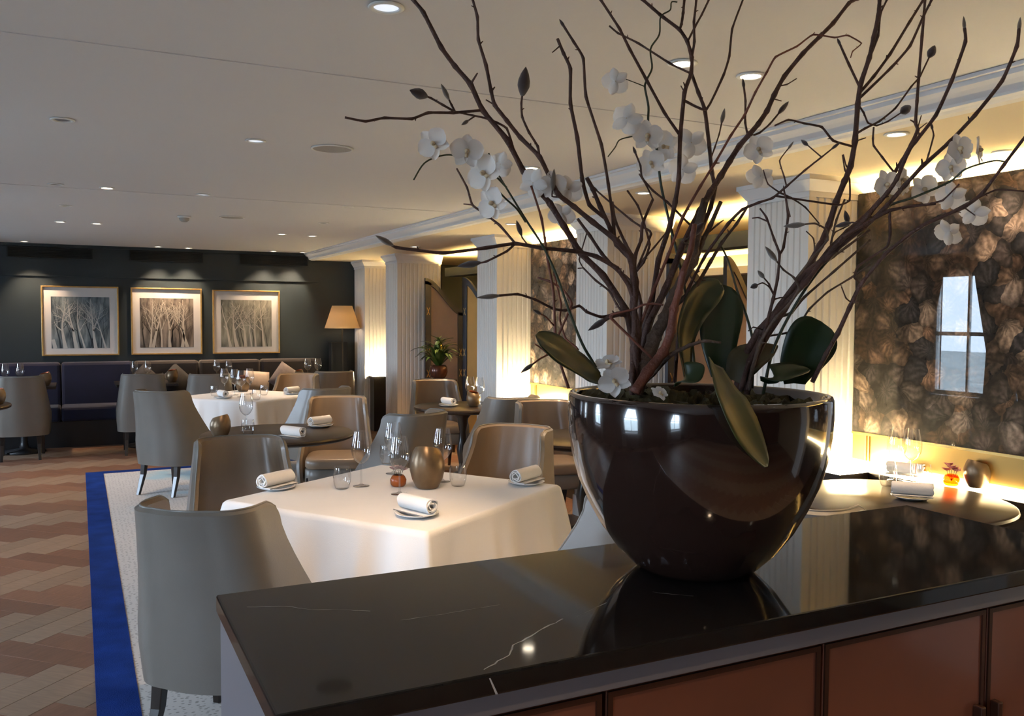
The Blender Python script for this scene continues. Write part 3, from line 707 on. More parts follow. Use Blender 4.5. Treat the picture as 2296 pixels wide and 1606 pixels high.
branch('thick bare branch crossing behind the red hooked twig', [
    (P4, [(690, -10), (630, 20), (520, 160), (430, 250), (310, 370), (180, 530), (110, 660), (60, 770), (0, 860), (-60, 930), (-130, 1010), (-200, 1120), (-260, 1220), (-330, 1330), (-400, 1460), (-520, 1700), (-640, 2000), (-760, 2250), (-850, 2640)], 0.0042, 0.0095, 1.98, 1.87),
    (P3, [(1290, 600), (1302, 700), (1300, 850), (1320, 950), (1350, 980)], 0.0024, 0.003, -0.04, None),
    (P3, [(1545, 770), (1470, 860), (1400, 920), (1350, 970)], 0.0022, 0.0028, 0.03, None),
    (P3, [(1655, 545), (1590, 585), (1550, 600)], 0.0014, 0.002, 0.02, None),
    (P3, [(1550, 700), (1500, 705)], 0.0014, 0.002, 0.02, None)], 'bark',
    buds=((1, 0.018, 'bud', 0.7), (2, 0.036, 'bud', 0.6)))
branch('tall dark branch with many forks in front of the near mural bay', [
    (P4, [(842, -15), (832, 110), (800, 260), (770, 400), (710, 580), (690, 720), (670, 980), (640, 1150), (600, 1250), (540, 1400), (490, 1560), (430, 1700), (300, 1930), (160, 2120), (0, 2300), (-110, 2500), (-150, 2700)], 0.0042, 0.0092, 1.80, 1.88),
    (P4, [(1150, -10), (1050, 150), (910, 380), (800, 530), (715, 650)], 0.003, 0.004, 0.12, None),
    (P4, [(1205, -10), (1150, 100), (1050, 320), (920, 470), (710, 690)], 0.0026, 0.0036, 0.02, None),
    (P4, [(565, 305), (630, 450), (695, 620)], 0.0026, 0.0032, -0.03, None),
    (P4, [(895, -10), (845, 100), (830, 250), (770, 420)], 0.0022, 0.003, 0.03, None),
    (P4, [(1192, 380), (1120, 530), (1060, 600), (950, 750), (840, 840), (740, 890), (680, 930)], 0.002, 0.003, 0.08, None),
    (P4, [(1005, 770), (900, 840), (820, 870), (760, 850), (730, 780), (690, 740)], 0.0018, 0.0024, 0.04, None),
    (P4, [(115, 870), (210, 830), (320, 855), (440, 880), (520, 975), (660, 1030)], 0.002, 0.0032, -0.06, None),
    (P4, [(745, 955), (680, 985)], 0.0014, 0.002, 0.01, None),
    (P4, [(590, 1070), (610, 1150), (630, 1180)], 0.0014, 0.002, -0.01, None)],
    buds=((3, 0.014, 'bud', 0.8), (5, 0.026, 'bud', 1.3), (6, 0.026, 'bud', 1.4)))
branch('bare branch with an upright vertical fork before the grey cornice', [
    (P4, [(1155, -10), (1135, 250), (1115, 500), (1100, 700), (1090, 850), (1105, 900), (1060, 1000), (1000, 1110), (930, 1220), (880, 1340), (760, 1480), (620, 1600), (500, 1720), (380, 1870), (250, 2040), (60, 2330), (-120, 2700)], 0.003, 0.0068, 1.95, 1.92),
    (P4, [(800, 880), (795, 960), (800, 1010), (860, 1090), (925, 1190)], 0.0022, 0.0028, -0.03, None),
    (P4, [(1130, 800), (1110, 880)], 0.0012, 0.002, 0.01, None),
    (P4, [(1170, 850), (1110, 900)], 0.0012, 0.002, 0.01, None),
    (P4, [(1205, 890), (1215, 940), (1180, 1070), (1150, 1150), (1020, 1280), (900, 1330)], 0.0018, 0.0026, -0.05, None)],
    buds=((4, 0.014, 'bud', 0.8),))
branch('slender branch with a long upright tip rising past the cornice', [
    (P4, [(1428, 190), (1435, 290), (1340, 560), (1230, 800), (1090, 980), (1040, 1050), (960, 1240), (900, 1330), (770, 1480), (690, 1570), (560, 1680), (450, 1800), (330, 1960), (100, 2200), (-60, 2500), (-120, 2700)], 0.0034, 0.0065, 1.72, 1.85)], 'bark',
    buds=((0, 0.022, 'budgrey', 0.6),))
branch('slender branch reaching furthest towards the glowing bay ceiling', [
    (P4, [(1806, 200), (1792, 320), (1690, 560), (1500, 800), (1330, 980), (1140, 1150), (1020, 1280), (880, 1440), (740, 1570), (600, 1680), (480, 1790), (350, 1900), (180, 2150), (20, 2400), (-90, 2700)], 0.0036, 0.0068, 1.70, 1.86)], 'bark',
    buds=((0, 0.024, 'budgrey', 0.6),))
branch('bare branch slanting low across the mural with a green sheen', [
    (P8, [(1182, 128), (1090, 250), (1000, 370), (920, 430), (740, 510), (590, 625), (480, 760), (430, 860), (380, 970), (330, 1060), (270, 1180)], 0.0032, 0.0058, 1.62, 1.82),
    (P8, [(1182, 362), (1060, 355), (960, 400), (840, 430)], 0.0018, 0.0026, -0.06, None),
    (P8, [(968, 465), (930, 430)], 0.0012, 0.002, -0.01, None),
    (P8, [(395, 770), (415, 820), (440, 850)], 0.0014, 0.0018, -0.02, None)], 'bark')
branch('bare branch spreading flat from the planter towards the mural', [
    (P8, [(800, 415), (700, 425), (600, 445), (500, 500), (400, 560), (330, 640), (230, 720), (130, 850), (60, 960), (20, 1080), (-10, 1230)], 0.003, 0.0075, 1.74, 1.90),
    (P8, [(900, 330), (830, 400), (760, 425)], 0.0018, 0.0026, -0.04, None),
    (P8, [(480, 760), (450, 730), (470, 680), (590, 600), (605, 540), (600, 450)], 0.0022, 0.0034, 0.04, None),
    (P8, [(420, 500), (440, 495), (490, 505)], 0.0012, 0.0018, 0.02, None)],
    buds=((3, 0.026, 'bud', 0.8),))
branch('twiggy branch with small dark buds beside the fluted pier', [
    (P6, [(1380, 60), (1430, 130), (1490, 300), (1530, 410), (1515, 600), (1480, 760), (1430, 950), (1390, 1080), (1330, 1250), (1290, 1450)], 0.002, 0.0052, 1.78, 1.84),
    (P6, [(1580, -10), (1595, 130), (1560, 360), (1535, 420)], 0.0026, 0.0032, 0.03, None),
    (P6, [(1320, 135), (1370, 130), (1440, 180)], 0.0014, 0.002, 0.01, None),
    (P6, [(1400, 580), (1450, 640), (1490, 720)], 0.0016, 0.0022, -0.03, None),
    (P6, [(1350, 650), (1400, 630), (1450, 660), (1480, 740)], 0.0014, 0.002, -0.04, None),
    (P6, [(1580, 740), (1530, 745), (1485, 760)], 0.0014, 0.002, 0.02, None),
    (P6, [(1290, 1000), (1330, 970), (1400, 990), (1410, 1020)], 0.0012, 0.002, -0.02, None)],
    buds=((3, 0.022, 'budgrey', 0.8), (4, 0.016, 'bud', 1.3)))
branch('branch carrying pale pointed leaf buds before the fluted pier', [
    (P8, [(360, 175), (310, 215), (240, 270), (160, 340), (100, 390), (40, 410), (-30, 440), (-90, 500), (-190, 640), (-260, 780), (-300, 950), (-320, 1180)], 0.0018, 0.005, 1.76, 1.90),
    (P8, [(245, 160), (310, 215)], 0.0014, 0.0018, 0.02, None),
    (P8, [(170, 175), (130, 230), (150, 300), (160, 340)], 0.0014, 0.002, 0.02, None),
    (P8, [(60, 270), (80, 330), (130, 370)], 0.0014, 0.002, 0.01, None),
    (P8, [(400, 205), (410, 270), (430, 310), (430, 400), (380, 420), (140, 400)], 0.0018, 0.0026, 0.04, None),
    (P8, [(175, 470), (160, 410), (140, 360)], 0.0016, 0.0022, -0.03, None),
    (P8, [(300, 500), (240, 430), (180, 390), (130, 375)], 0.0016, 0.0024, 0.05, None)],
    buds=((0, 0.020, 'bud', 0.6), (1, 0.016, 'bud', 1.0), (2, 0.020, 'budgrey', 0.5)))
branch('short branch with two pale lens-shaped leaf buds in the middle of the arrangement', [
    (P6, [(1490, 440), (1560, 530), (1640, 590), (1680, 680), (1600, 800), (1500, 900), (1380, 1090), (1320, 1300), (1300, 1450)], 0.0018, 0.0048, 1.72, 1.82),
    (P6, [(1690, 185), (1800, 175), (1880, 215), (1900, 300), (1780, 440), (1690, 600)], 0.0018, 0.0028, -0.05, None)],
    'barkgrey', buds=((0, 0.034, 'budgrey', 0.6), (1, 0.034, 'budgrey', 0.6)))
branch('low slanting branch from the planter rim with a long straight shoot', [
    (P6, [(2221, 225), (2050, 350), (1940, 430), (1770, 560), (1650, 700), (1500, 900), (1380, 1080), (1280, 1270), (1230, 1460)], 0.003, 0.0072, 1.96, 1.90),
    (P6, [(2030, -10), (1965, 150), (1925, 330), (1945, 430)], 0.0026, 0.003, 0.02, None),
    (P6, [(2225, 300), (1950, 540), (1720, 740), (1620, 860), (1560, 940)], 0.0026, 0.004, -0.05, None),
    (P6, [(2225, 488), (2080, 590), (1900, 700), (1760, 830), (1700, 920), (1600, 1010), (1420, 1080)], 0.0022, 0.003, -0.10, None),
    (P6, [(1735, 235), (1790, 290), (1800, 380), (1830, 520)], 0.0016, 0.0022, -0.02, None),
    (P6, [(2050, 150), (2060, 190), (1960, 240), (1900, 300)], 0.0014, 0.002, 0.02, None)], 'barkgrey',
    buds=((5, 0.026, 'bud', 0.9),))
branch('thick gnarled grey brown trunk at the centre of the planter', [
    (P6, [(960, -10), (910, 200), (870, 400), (820, 530), (740, 700), (650, 900), (570, 1050), (490, 1280), (430, 1480)], 0.010, 0.0175, 1.90, 1.80),
    (P6, [(1080, 10), (1000, 190), (930, 330), (880, 480), (800, 640)], 0.005, 0.008, 0.06, None),
    (P6, [(1290, 40), (1200, 180), (1090, 320), (1000, 470), (900, 640), (780, 760), (700, 900)], 0.0034, 0.006, 0.10, None),
    (P6, [(1080, 1090), (960, 1075), (840, 1110), (700, 1180), (560, 1330), (470, 1440)], 0.003, 0.006, -0.05, None),
    (P6, [(870, 250), (830, 290), (780, 310), (740, 320)], 0.002, 0.0026, -0.04, None),
    (P6, [(1100, 150), (1060, 180), (990, 250)], 0.0016, 0.003, 0.02, None)], 'barkgrey',
    buds=((4, 0.034, 'bud', 1.0),))
branch('reddish brown curved trunk leaning beside the gnarled trunk', [
    (P6, [(880, 180), (850, 380), (790, 560), (760, 700), (720, 830), (700, 1000), (640, 1160), (520, 1310), (420, 1470)], 0.006, 0.013, 1.78, 1.74),
    (P6, [(640, 800), (560, 790), (480, 800), (420, 830), (300, 860), (230, 890), (190, 920)], 0.0022, 0.003, -0.03, None)], "barkred", buds=())
branch('straight dark stem holding a shrivelled bud cluster', [
    (P6, [(560, -10), (480, 180), (470, 300), (425, 420), (412, 600), (400, 800), (410, 1000), (405, 1300), (400, 1490)], 0.0035, 0.0065, 1.86, 1.79),
    (P5, [(90, 845), (240, 832), (360, 870), (480, 930), (560, 940), (650, 910), (700, 950), (800, 985), (900, 960), (1000, 930)], 0.0026, 0.0036, -0.14, None),
    (P6, [(175, 925), (230, 890), (320, 870), (380, 900), (405, 980)], 0.005, 0.006, -0.03, None),
    (P6, [(250, 10), (270, 150), (350, 330), (440, 470)], 0.003, 0.004, 0.02, None),
    (P5, [(1050, 30), (1100, 110), (1160, 150)], 0.0018, 0.002, 0.01, None)],
    buds=((1, 0.040, 'budgrey', 0.45), (2, 0.036, 'bud', 0.7)))
branch('bare branch reaching level towards the far piers with a furry grey bud', [
    (P2, [(320, 1415), (360, 1438), (630, 1470), (880, 1440), (1050, 1415), (1200, 1440), (1400, 1460), (1520, 1490), (1640, 1560), (1720, 1680), (1760, 1900), (1770, 2290)], 0.0028, 0.0062, 1.62, 1.83),
    (P2, [(820, 1530), (880, 1520), (1000, 1460), (1060, 1415)], 0.002, 0.0028, -0.03, None),
    (P2, [(710, 980), (770, 1090), (800, 1190), (870, 1240), (960, 1310), (1060, 1415)], 0.0022, 0.003, 0.04, None),
    (P2, [(750, 1185), (800, 1195)], 0.0014, 0.0018, 0.01, None),
    (P2, [(1080, 1350), (1090, 1380), (1115, 1415)], 0.0014, 0.0018, 0.02, None),
    (P2, [(900, 1262), (930, 1275)], 0.0014, 0.0018, 0.01, None)],
    buds=((0, 0.034, 'budgrey', 0.6), (1, 0.036, 'bud', 0.7), (4, 0.030, 'bud', 0.6), (5, 0.026, 'bud', 0.8)))
branch('thin red twig standing upright at the dining side of the planter', [
    (P5, [(330, 110), (400, 330), (440, 600), (480, 830), (490, 1100), (520, 1280), (580, 1460)], 0.0026, 0.0036, 1.70, 1.74),
    (P5, [(375, 722), (450, 745), (540, 800), (600, 900), (680, 1130)], 0.0022, 0.003, 0.02, None),
    (P5, [(480, 690), (530, 900), (520, 1000), (560, 1130), (640, 1200), (690, 1240)], 0.0022, 0.003, 0.05, None),
    (P5, [(385, 960), (430, 985), (480, 1030)], 0.0016, 0.002, -0.02, None),
    (P5, [(325, 1310), (380, 1270), (440, 1235), (500, 1210)], 0.002, 0.0024, -0.05, None),
    (P5, [(355, 1165), (400, 1195), (440, 1235)], 0.0016, 0.002, -0.01, None)], 'barkred',
    buds=((3, 0.016, 'bud', 0.8), (4, 0.026, 'bud', 0.6)))
branch('bare branch crossing diagonally below the orchid blossoms', [
    (P5, [(640, 330), (720, 440), (800, 560), (870, 640), (960, 720), (1030, 780), (1060, 900), (1050, 1100), (1040, 1300), (1020, 1480)], 0.0036, 0.006, 1.86, 1.85),
    (P5, [(640, 660), (675, 655), (650, 600), (600, 500)], 0.0014, 0.0018, 0.01, None),
    (P5, [(675, 655), (760, 740), (850, 810), (900, 900), (960, 980), (1010, 1020)], 0.0024, 0.003, 0.02, None),
    (P5, [(765, 140), (880, 240), (1000, 340), (1060, 380), (1130, 430), (1240, 480)], 0.0022, 0.003, 0.08, None),
    (P5, [(970, 140), (1040, 240), (1080, 350), (1120, 500), (1080, 620), (1050, 700)], 0.0024, 0.003, -0.04, None),
    (P5, [(1240, 410), (1150, 520), (1080, 600), (1040, 700)], 0.002, 0.003, 0.05, None)],
    buds=((3, 0.018, 'bud', 0.7),))
# ------------------------------------------------------------------ orchids
def petal_mesh(w, l, cup, m_):
    rows = []
    for i in range(7):
        t = i/6; ww = w*math.sin(math.pi*min(1, t*0.92+0.06))**0.6
        rows.append([((j/3-1)*ww, l*t, cup*math.sin(t*1.9)*l + 0.10*l*((j/3-1)**2)) for j in range(7)])
    return MB().grid(rows).mesh('petal', m_, True)
pet_big = petal_mesh(0.019, 0.032, 0.10, M['petal']); pet_small = petal_mesh(0.0115, 0.031, 0.06, M['petal'])
lipmb = MB().lathe([(0.0005, 0.016), (0.004, 0.014), (0.006, 0.008), (0.0045, 0.002), (0.0005, -0.002)], 8)
lipmb.box(-0.004, -0.014, 0.004, 0.004, -0.003, 0.007)
lipmb.v = [(x*0.8, y*0.8, z*0.8) for x, y, z in lipmb.v]
lip_me = lipmb.mesh('flower', M['lip'], True)
rf = random.Random(5)
def flower(parent, p, facing, roll, size=1.0):
    o = bpy.data.objects.new('flower', lip_me); col.objects.link(o); o.parent = parent
    o.location = p; o.rotation_mode = 'QUATERNION'
    q = Vector((0, 0, 1)).rotation_difference(facing.normalized())
    from mathutils import Quaternion
    o.rotation_quaternion = q @ Quaternion((0, 0, 1), roll); o.scale = (size,)*3
    for k, (a, me, z) in enumerate(((80, pet_big, 0.001), (-80, pet_big, 0.001), (0, pet_small, -0.001), (142, pet_small, -0.001), (-142, pet_small, -0.001))):
        c = bpy.data.objects.new('petal', me); col.objects.link(c); c.parent = o
        c.rotation_euler = (0, 0, math.radians(a + rf.uniform(-6, 6))); c.location = (0, 0, z)
def leaf(parent, pts, widths, up, m_, name='leaf', thick=0.0016):
    """strap leaf along 3-D points"""
    S = smooth([Vector(p) for p in pts], 8); n = len(S); rows = []
    WS = smooth([Vector((w, 0, 0)) for w in widths], 8)
    for k in range(n-6, n): WS[k].x *= math.sqrt(max(0.0, 1-((k-(n-7))/6.0)**2))
    for k, p in enumerate(S):
        t = (S[min(k+1, n-1)] - S[max(k-1, 0)]).normalized()
        sd = t.cross(Vector(up)).normalized(); nn = sd.cross(t)
        w = WS[min(k, len(WS)-1)].x
        rows.append([p + sd*(w*(j/3-1)) + nn*(0.22*w*abs(j/3-1)) for j in range(7)])
    o = MB().grid(rows).build(name, m_, parent, smooth=True)
    sm = o.modifiers.new('s', 'SOLIDIFY'); sm.thickness = thick
    return o
def orchid(label, stems, flowers, leaves):
    root = empty('orchid', (0, 0, 0))
    for pj, pts, r1, r0, d1, d0 in stems:
        px_ = [pj(*p) for p in pts]; n = len(px_)
        S = smooth([at(x, y, d1 + (d0-d1)*i/(n-1)) for i, (x, y) in enumerate(px_)], 5)
        MB().tube(S, [r1 + (r0-r1)*k/(len(S)-1) for k in range(len(S))], 8).build('flower_stem', M['stem'], root, smooth=True)
    for (x, y, d, yaw, pitch, size) in flowers:
        f = Vector((math.sin(yaw)*math.cos(pitch), -math.cos(yaw)*math.cos(pitch), math.sin(pitch)))
        flower(root, at(x, y, d), f, rf.uniform(-0.4, 0.4), size)
    for pts, widths, up, m_ in leaves: leaf(root, pts, widths, up, M[m_])
    return tag(root, label, 'orchid', 'white orchids in the planter')
orchid('white orchid whose spray arches out over the dining tables, above a broad outward leaf', [
    (P2, [(895, 890), (950, 1010), (1040, 1160), (1120, 1290), (1210, 1430), (1290, 1600), (1360, 1800), (1440, 2000), (1520, 2140), (1580, 2290)], 0.0016, 0.0034, 1.66, 1.74),
    (P2, [(460, 1045), (520, 950), (600, 910), (680, 900), (800, 930), (900, 990), (1000, 1090)], 0.0014, 0.0020, 1.56, 1.66),
    (P2, [(930, 1085), (990, 1150), (1060, 1215), (1110, 1290)], 0.0016, 0.0022, 1.64, 1.68)],
    [(972, 322, 1.58, -0.6, -0.1, 0.95), (1046, 340, 1.60, -0.3, 0.0, 1.0), (1086, 388, 1.62, -0.9, -0.1, 1.1), (1105, 455, 1.63, -1.0, -0.2, 1.0), (1122, 368, 1.66, 2.2, 0.0, 0.8), (1195, 410, 1.72, 2.4, 0.1, 0.95), (1238, 415, 1.73, -0.3, 0.0, 0.9), (1275, 425, 1.76, 2.6, 0.0, 0.95), (1260, 480, 1.77, 2.7, -0.3, 0.9)],
    [([at(*P5(790, 1400), 1.72), at(*P5(680, 1330), 1.68), at(*P5(520, 1220), 1.62), at(*P5(360, 1105), 1.58)], [0.014, 0.029, 0.031, 0.018], (-0.35, -0.75, 0.55), 'leaf')])
orchid('white orchid with its spray amid the tall branches and a tall upright leaf', [
    (P3, [(830, 15), (790, 15), (780, 70), (715, 115), (705, 240), (645, 340), (655, 470), (620, 550), (605, 600), (630, 740), (630, 860), (680, 1000), (700, 1150), (720, 1300), (780, 1560), (840, 1800), (900, 2100), (960, 2640)], 0.0014, 0.0036, 1.90, 1.93),
    (P3, [(450, 540), (530, 570), (605, 600)], 0.0009, 0.0013, 1.88, 1.90),
    (P3, [(540, 850), (580, 866), (630, 860)], 0.0009, 0.0013, 1.88, 1.90),
    (P3, [(350, 1085), (400, 1020), (430, 970), (520, 945), (620, 930), (670, 980)], 0.0012, 0.0018, 1.84, 1.91)],
    [(1380, 182, 1.88, 2.6, 0.0, 0.95), (1405, 265, 1.87, 2.4, -0.2, 1.15), (1450, 305, 1.88, -0.4, 0.0, 1.1), (1490, 330, 1.92, -1.0, 0.0, 1.1), (1460, 365, 1.90, -0.7, -0.2, 1.0), (1550, 320, 1.98, 2.7, 0.0, 1.2), (1530, 380, 1.97, 2.4, 0.0, 1.1)],
    [([at(*P6(1080, 1350), 1.90), at(*P6(1060, 1100), 1.91), at(*P6(1070, 850), 1.93), at(*P6(1090, 640), 1.95)], [0.022, 0.040, 0.050, 0.036], (-0.35, -0.85, 0.2), 'leaf'),
     ([at(*P6(820, 1380), 1.80), at(*P6(790, 1050), 1.84), at(*P6(900, 780), 1.88), at(*P6(1090, 640), 1.92)], [0.018, 0.034, 0.036, 0.026], (0.5, -0.7, 0.5), 'leaf'),
     ([at(*P6(1030, 1250), 1.66), at(*P6(1120, 1480), 1.60), at(*P0(1665, 960), 1.58), at(*P0(1722, 1046), 1.60)], [0.022, 0.045, 0.042, 0.018], (0.25, -0.9, 0.25), 'leafyellow'),
     ([at(*P6(740, 1420), 1.72), at(*P6(850, 1330), 1.70), at(*P6(950, 1260), 1.70)], [0.012, 0.026, 0.010], (0.2, -0.6, 0.7), 'leaf')])
orchid('white orchid with the spray leaning across the mural and a paddle-shaped leaf', [
    (P8, [(1098, 236), (1050, 230), (930, 265), (860, 320), (700, 390), (610, 420), (480, 520), (300, 700), (180, 880), (100, 1050), (60, 1230)], 0.0016, 0.0036, 1.68, 1.90),
    (P6, [(1060, 330), (1100, 380), (1150, 500), (1210, 700), (1260, 830), (1310, 1000), (1330, 1120), (1320, 1440)], 0.0020, 0.0034, 1.94, 1.94)],
    [(2148, 335, 1.74, -0.2, 0.1, 1.0), (2190, 338, 1.74, 0.5, 0.1, 0.95), (2130, 375, 1.76, -0.6, -0.1, 0.95), (1985, 415, 1.84, -0.2, 0.0, 1.05), (2020, 405, 1.82, 0.3, 0.0, 1.0), (2070, 425, 1.80, -0.4, 0.0, 1.0), (2135, 440, 1.76, 2.6, 0.0, 1.0), (2185, 475, 1.74, 2.4, -0.1, 0.95), (2130, 520, 1.77, 2.8, -0.3, 0.95), (1700, 335, 1.92, -0.6, 0.0, 1.05), (1705, 395, 1.95, 2.6, -0.3, 1.0)],
    [([at(*P6(1640, 1400), 1.90), at(*P6(1680, 1250), 1.88), at(*P6(1760, 1080), 1.87), at(*P6(1850, 925), 1.87)], [0.024, 0.046, 0.056, 0.046], (-0.3, -0.9, 0.2), 'leaf'),
     ([at(*P6(1180, 1380), 1.86), at(*P6(1260, 1240), 1.86), at(*P6(1380, 1170), 1.88), at(*P6(1520, 1110), 1.90)], [0.018, 0.036, 0.030, 0.006], (0.0, -0.6, 0.8), 'leafdull'),
     ([at(*P6(1440, 1400), 1.80), at(*P6(1500, 1340), 1.78), at(*P6(1640, 1300), 1.80), at(*P6(1760, 1290), 1.82)], [0.016, 0.028, 0.024, 0.008], (0.0, -0.5, 0.9), 'leaf')])
for k, (x, y, d, ya, pi_, sz) in enumerate(((1378, 858, 1.70, -0.7, 0.5, 1.05), (1362, 818, 1.74, -0.8, 1.1, 0.95), (1478, 884, 1.64, 0.1, 0.9, 0.6))):
    rt = empty('fallen_blossom', at(x, y, d))
    flower(rt, (0, 0, 0), Vector((math.sin(ya)*math.cos(pi_), -math.cos(ya)*math.cos(pi_), math.sin(pi_))), 0.3*k, sz)
    tag(rt, ['white orchid blossom resting open on the moss', 'white orchid blossom lying flat behind the moss tuft', 'tiny white blossom at the planter rim'][k], 'flower')
# ------------------------------------------------------------------ chairs
def make_chair():
    root = empty('tub_chair')
    z0, z1, rc = 0.255, 0.88, 0.055
    flat, cr = 0.13, 0.145
    def plan(s_):
        a = abs(s_); sg = 1 if s_ >= 0 else -1
        if a < flat: x, y, nx, ny = a, -0.275 + 0.10*(a/flat)**2*0.2, 0.0, -1.0
        elif a < flat + cr*math.pi/2:
            th = (a-flat)/cr; x = flat + cr*math.sin(th); y = -0.255 + cr*(1-math.cos(th)); nx, ny = math.sin(th), -math.cos(th)
        else:
            d = a - flat - cr*math.pi/2; x = flat + cr + 0.03*d; y = -0.255 + cr + d; nx, ny = 1.0, 0.0
        return sg*x, y, sg*nx, ny
    def reach(z):
        base = 0.44 + 0.20*max(0, min(1, (0.80-z)/0.36))**1.3
        if z > z1-rc: base -= rc*(1-math.sqrt(max(0, 1-((z-(z1-rc))/rc)**2)))
        if z < z0+0.05: base -= 0.05*(1-math.sqrt(max(0, 1-((z0+0.05-z)/0.05)**2)))
        return base
    def point(uu, z, off):
        s_ = uu*reach(z); x, y, nx, ny = plan(s_)
        k = (z-0.47)
        w = 1 - 0.22*max(0, k)/0.41*0.9 - 0.25*max(0, 0.40-z)
        lean = -0.075*max(0, k/0.41)**1.4 + 0.10*max(0, 0.42-z)
        return Vector(((x - nx*off)*w, y - ny*off + lean*(1 if ny < 0 else 0.6), z))
    zs = [z0 + (z1-z0)*t for t in (0, 0.03, 0.07, 0.13, 0.22, 0.33, 0.45, 0.57, 0.69, 0.79, 0.87, 0.92, 0.955, 0.98, 1.0)]
    us = [-1 + 2*k/40 for k in range(41)]
    T = 0.042
    outer = [[point(uu, z, 0) for uu in us] for z in zs]
    inner = [[point(uu*0.985, min(z, z1-0.003), T) for uu in us] for z in zs]
    # closed loop rim
    def loop(g): return [g[0][j] for j in range(41)] + [g[i][40] for i in range(1, 15)] + [g[14][j] for j in range(39, -1, -1)] + [g[i][0] for i in range(13, 0, -1)]
    lo, li = loop(outer), loop(inner)
    cen = Vector((0, -0.12, 0.58))
    mid = []
    for a, b_ in zip(lo, li):
        m_ = (a+b_)/2; d = (m_ - Vector((0, m_.y*0.3, 0.58)))
        mid.append(m_ + Vector((0, 0.012 if a.z < z1-0.02 else 0, 0.012 if a.z > z1-0.06 else 0)))
    mb = MB().grid(outer)
    mb.grid([lo, mid], closed_u=True)
    mb.build('back_shell', M['leather'], root, smooth=True)
    mb = MB().grid(inner)
    mb.grid([mid, li], closed_u=True)
    mb.build('back_lining', M['lining'], root, smooth=True)
    seam = [mid[k] for k in range(40, 55)] + [mid[k] for k in range(55, 95)] + [mid[k] for k in range(95, len(mid))]
    MB().tube(seam, 0.004, 6).build('piping', M['leather'], root, smooth=True)
    # seat cushion and its apron
    def pad(hx, yb, yf, za, zb, r_):
        rows = []
        for z, ins in ((za, 0.012), (za+0.012, 0.0), (zb-r_, 0.0), (zb-r_*0.35, 0.006), (zb-0.002, r_*0.7), (zb+0.006, r_*2.2), (zb+0.010, 0.10), (zb+0.012, 0.17)):
            row = []
            for k in range(48):
                th = 2*math.pi*k/48; c, s_ = math.cos(th), math.sin(th)
                e = 0.38
                x = (hx-ins)*math.copysign(abs(c)**e, c); yh = (yf-yb)/2-ins; y = (yf+yb)/2 + yh*math.copysign(abs(s_)**e, s_)
                row.append((x, y, z))
            rows.append(row)
        mb = MB().grid(rows, closed_u=True)
        mb.f.append(tuple(range(len(mb.v)-48, len(mb.v)))); mb.f.append(tuple(range(47, -1, -1)))
        return mb
    pad(0.222, -0.20, 0.275, 0.395, 0.475, 0.03).build('seat', M['lining'], root, smooth=True)
    pad(0.225, -0.20, 0.262, 0.285, 0.392, 0.01).build('seat_rail', M['leather'], root, smooth=True)
    for sx_, sy_, dx, dy in ((-0.185, 0.215, -0.01, 0.01), (0.185, 0.215, 0.01, 0.01), (-0.165, -0.175, -0.012, -0.075), (0.165, -0.175, 0.012, -0.075)):
        mb = MB(); rows = []
        for t, w in ((0, 0.023), (0.5, 0.019), (1, 0.0135)):
            x, y, z = sx_ + dx*t, sy_ + dy*t*t, 0.33*(1-t)
            rows.append([(x-w, y-w, z), (x+w, y-w, z), (x+w, y+w, z), (x-w, y+w, z)])
        mb.grid(rows, closed_u=True); mb.poly(rows[2][::-1]); mb.poly(rows[0])
        mb.build('leg', M['darkwood'], root, bevel=0.003)
    return root
chair = Proto(make_chair())
RUGZ = 0.012
def put_chair(back, face, label, group=None, s_=1.0):
    d = Vector((face[0]-back[0], face[1]-back[1], 0)).normalized()
    rz = math.atan2(-d.x, d.y)
    c = (back[0]+d.x*0.34, back[1]+d.y*0.34)
    on = 0.035 < c[0] < 2.75 and 1.9 < c[1] < 9.3
    chair.put((c[0], c[1], RUGZ if on else 0), rz, label, 'chair', 'taupe leather tub chairs', s_)
T1, T2, T3, T5, T6, T7, TL = (1.28, 3.70), (1.18, 5.87), (1.50, 8.85), (3.04, 7.10), (3.21, 2.66), (2.98, 4.92), (-0.98, 8.85)
put_chair((0.27, 2.99), (1.0, 3.90), 'tub chair with its back to the sideboard, nearest the blue rug border')
put_chair((0.74, 4.80), (0.70, 3.6), 'tub chair between the front white table and the round table with a tilted bronze vase')
put_chair((2.38, 4.60), T1, 'tub chair on the pier side of the front white table, behind a napkin roll')
put_chair((2.05, 2.72), T1, 'tub chair mostly hidden behind the brown planter')
put_chair((1.87, 6.88), (1.50, 5.8), 'tub chair facing the room across the round table with two napkin rolls')
put_chair((2.10, 5.36), (1.60, 6.3), 'tub chair seen from behind beside the wine glasses of the front white table')
put_chair((0.50, 7.82), T3, 'tub chair with its back to us on the rug corner, before the second white table')
put_chair((2.04, 7.54), T3, 'tub chair with curved warm-lit rim between the second white table and the round table')
put_chair((2.30, 9.90), T3, 'tub chair with a brightly lit top edge beyond the second white table')
put_chair((0.62, 10.26), (0.66, 11.0), 'tub chair at the banquette table under the brown tree print')
put_chair((-0.56, 10.34), (-0.56, 11.3), 'tub chair at the banquette table left of the blue-grey tree print, over bare parquet')
put_chair((1.28, 10.02), (1.40, 11.0), 'tub chair at the banquette table with two glasses under the olive tree print')
put_chair((2.70, 9.98), (2.70, 11.0), 'tan lit tub chair at the banquette table beside the floor lamp')
put_chair((3.26, 8.46), (3.06, 7.2), 'tub chair below the leafy yellow-flowered plant')
put_chair((3.20, 6.22), (3.09, 7.4), 'tub chair turned away at the round table below the fluted pier')
put_chair((3.24, 6.06), (3.02, 5.0), 'orange lit tub chair before the middle mural bay')
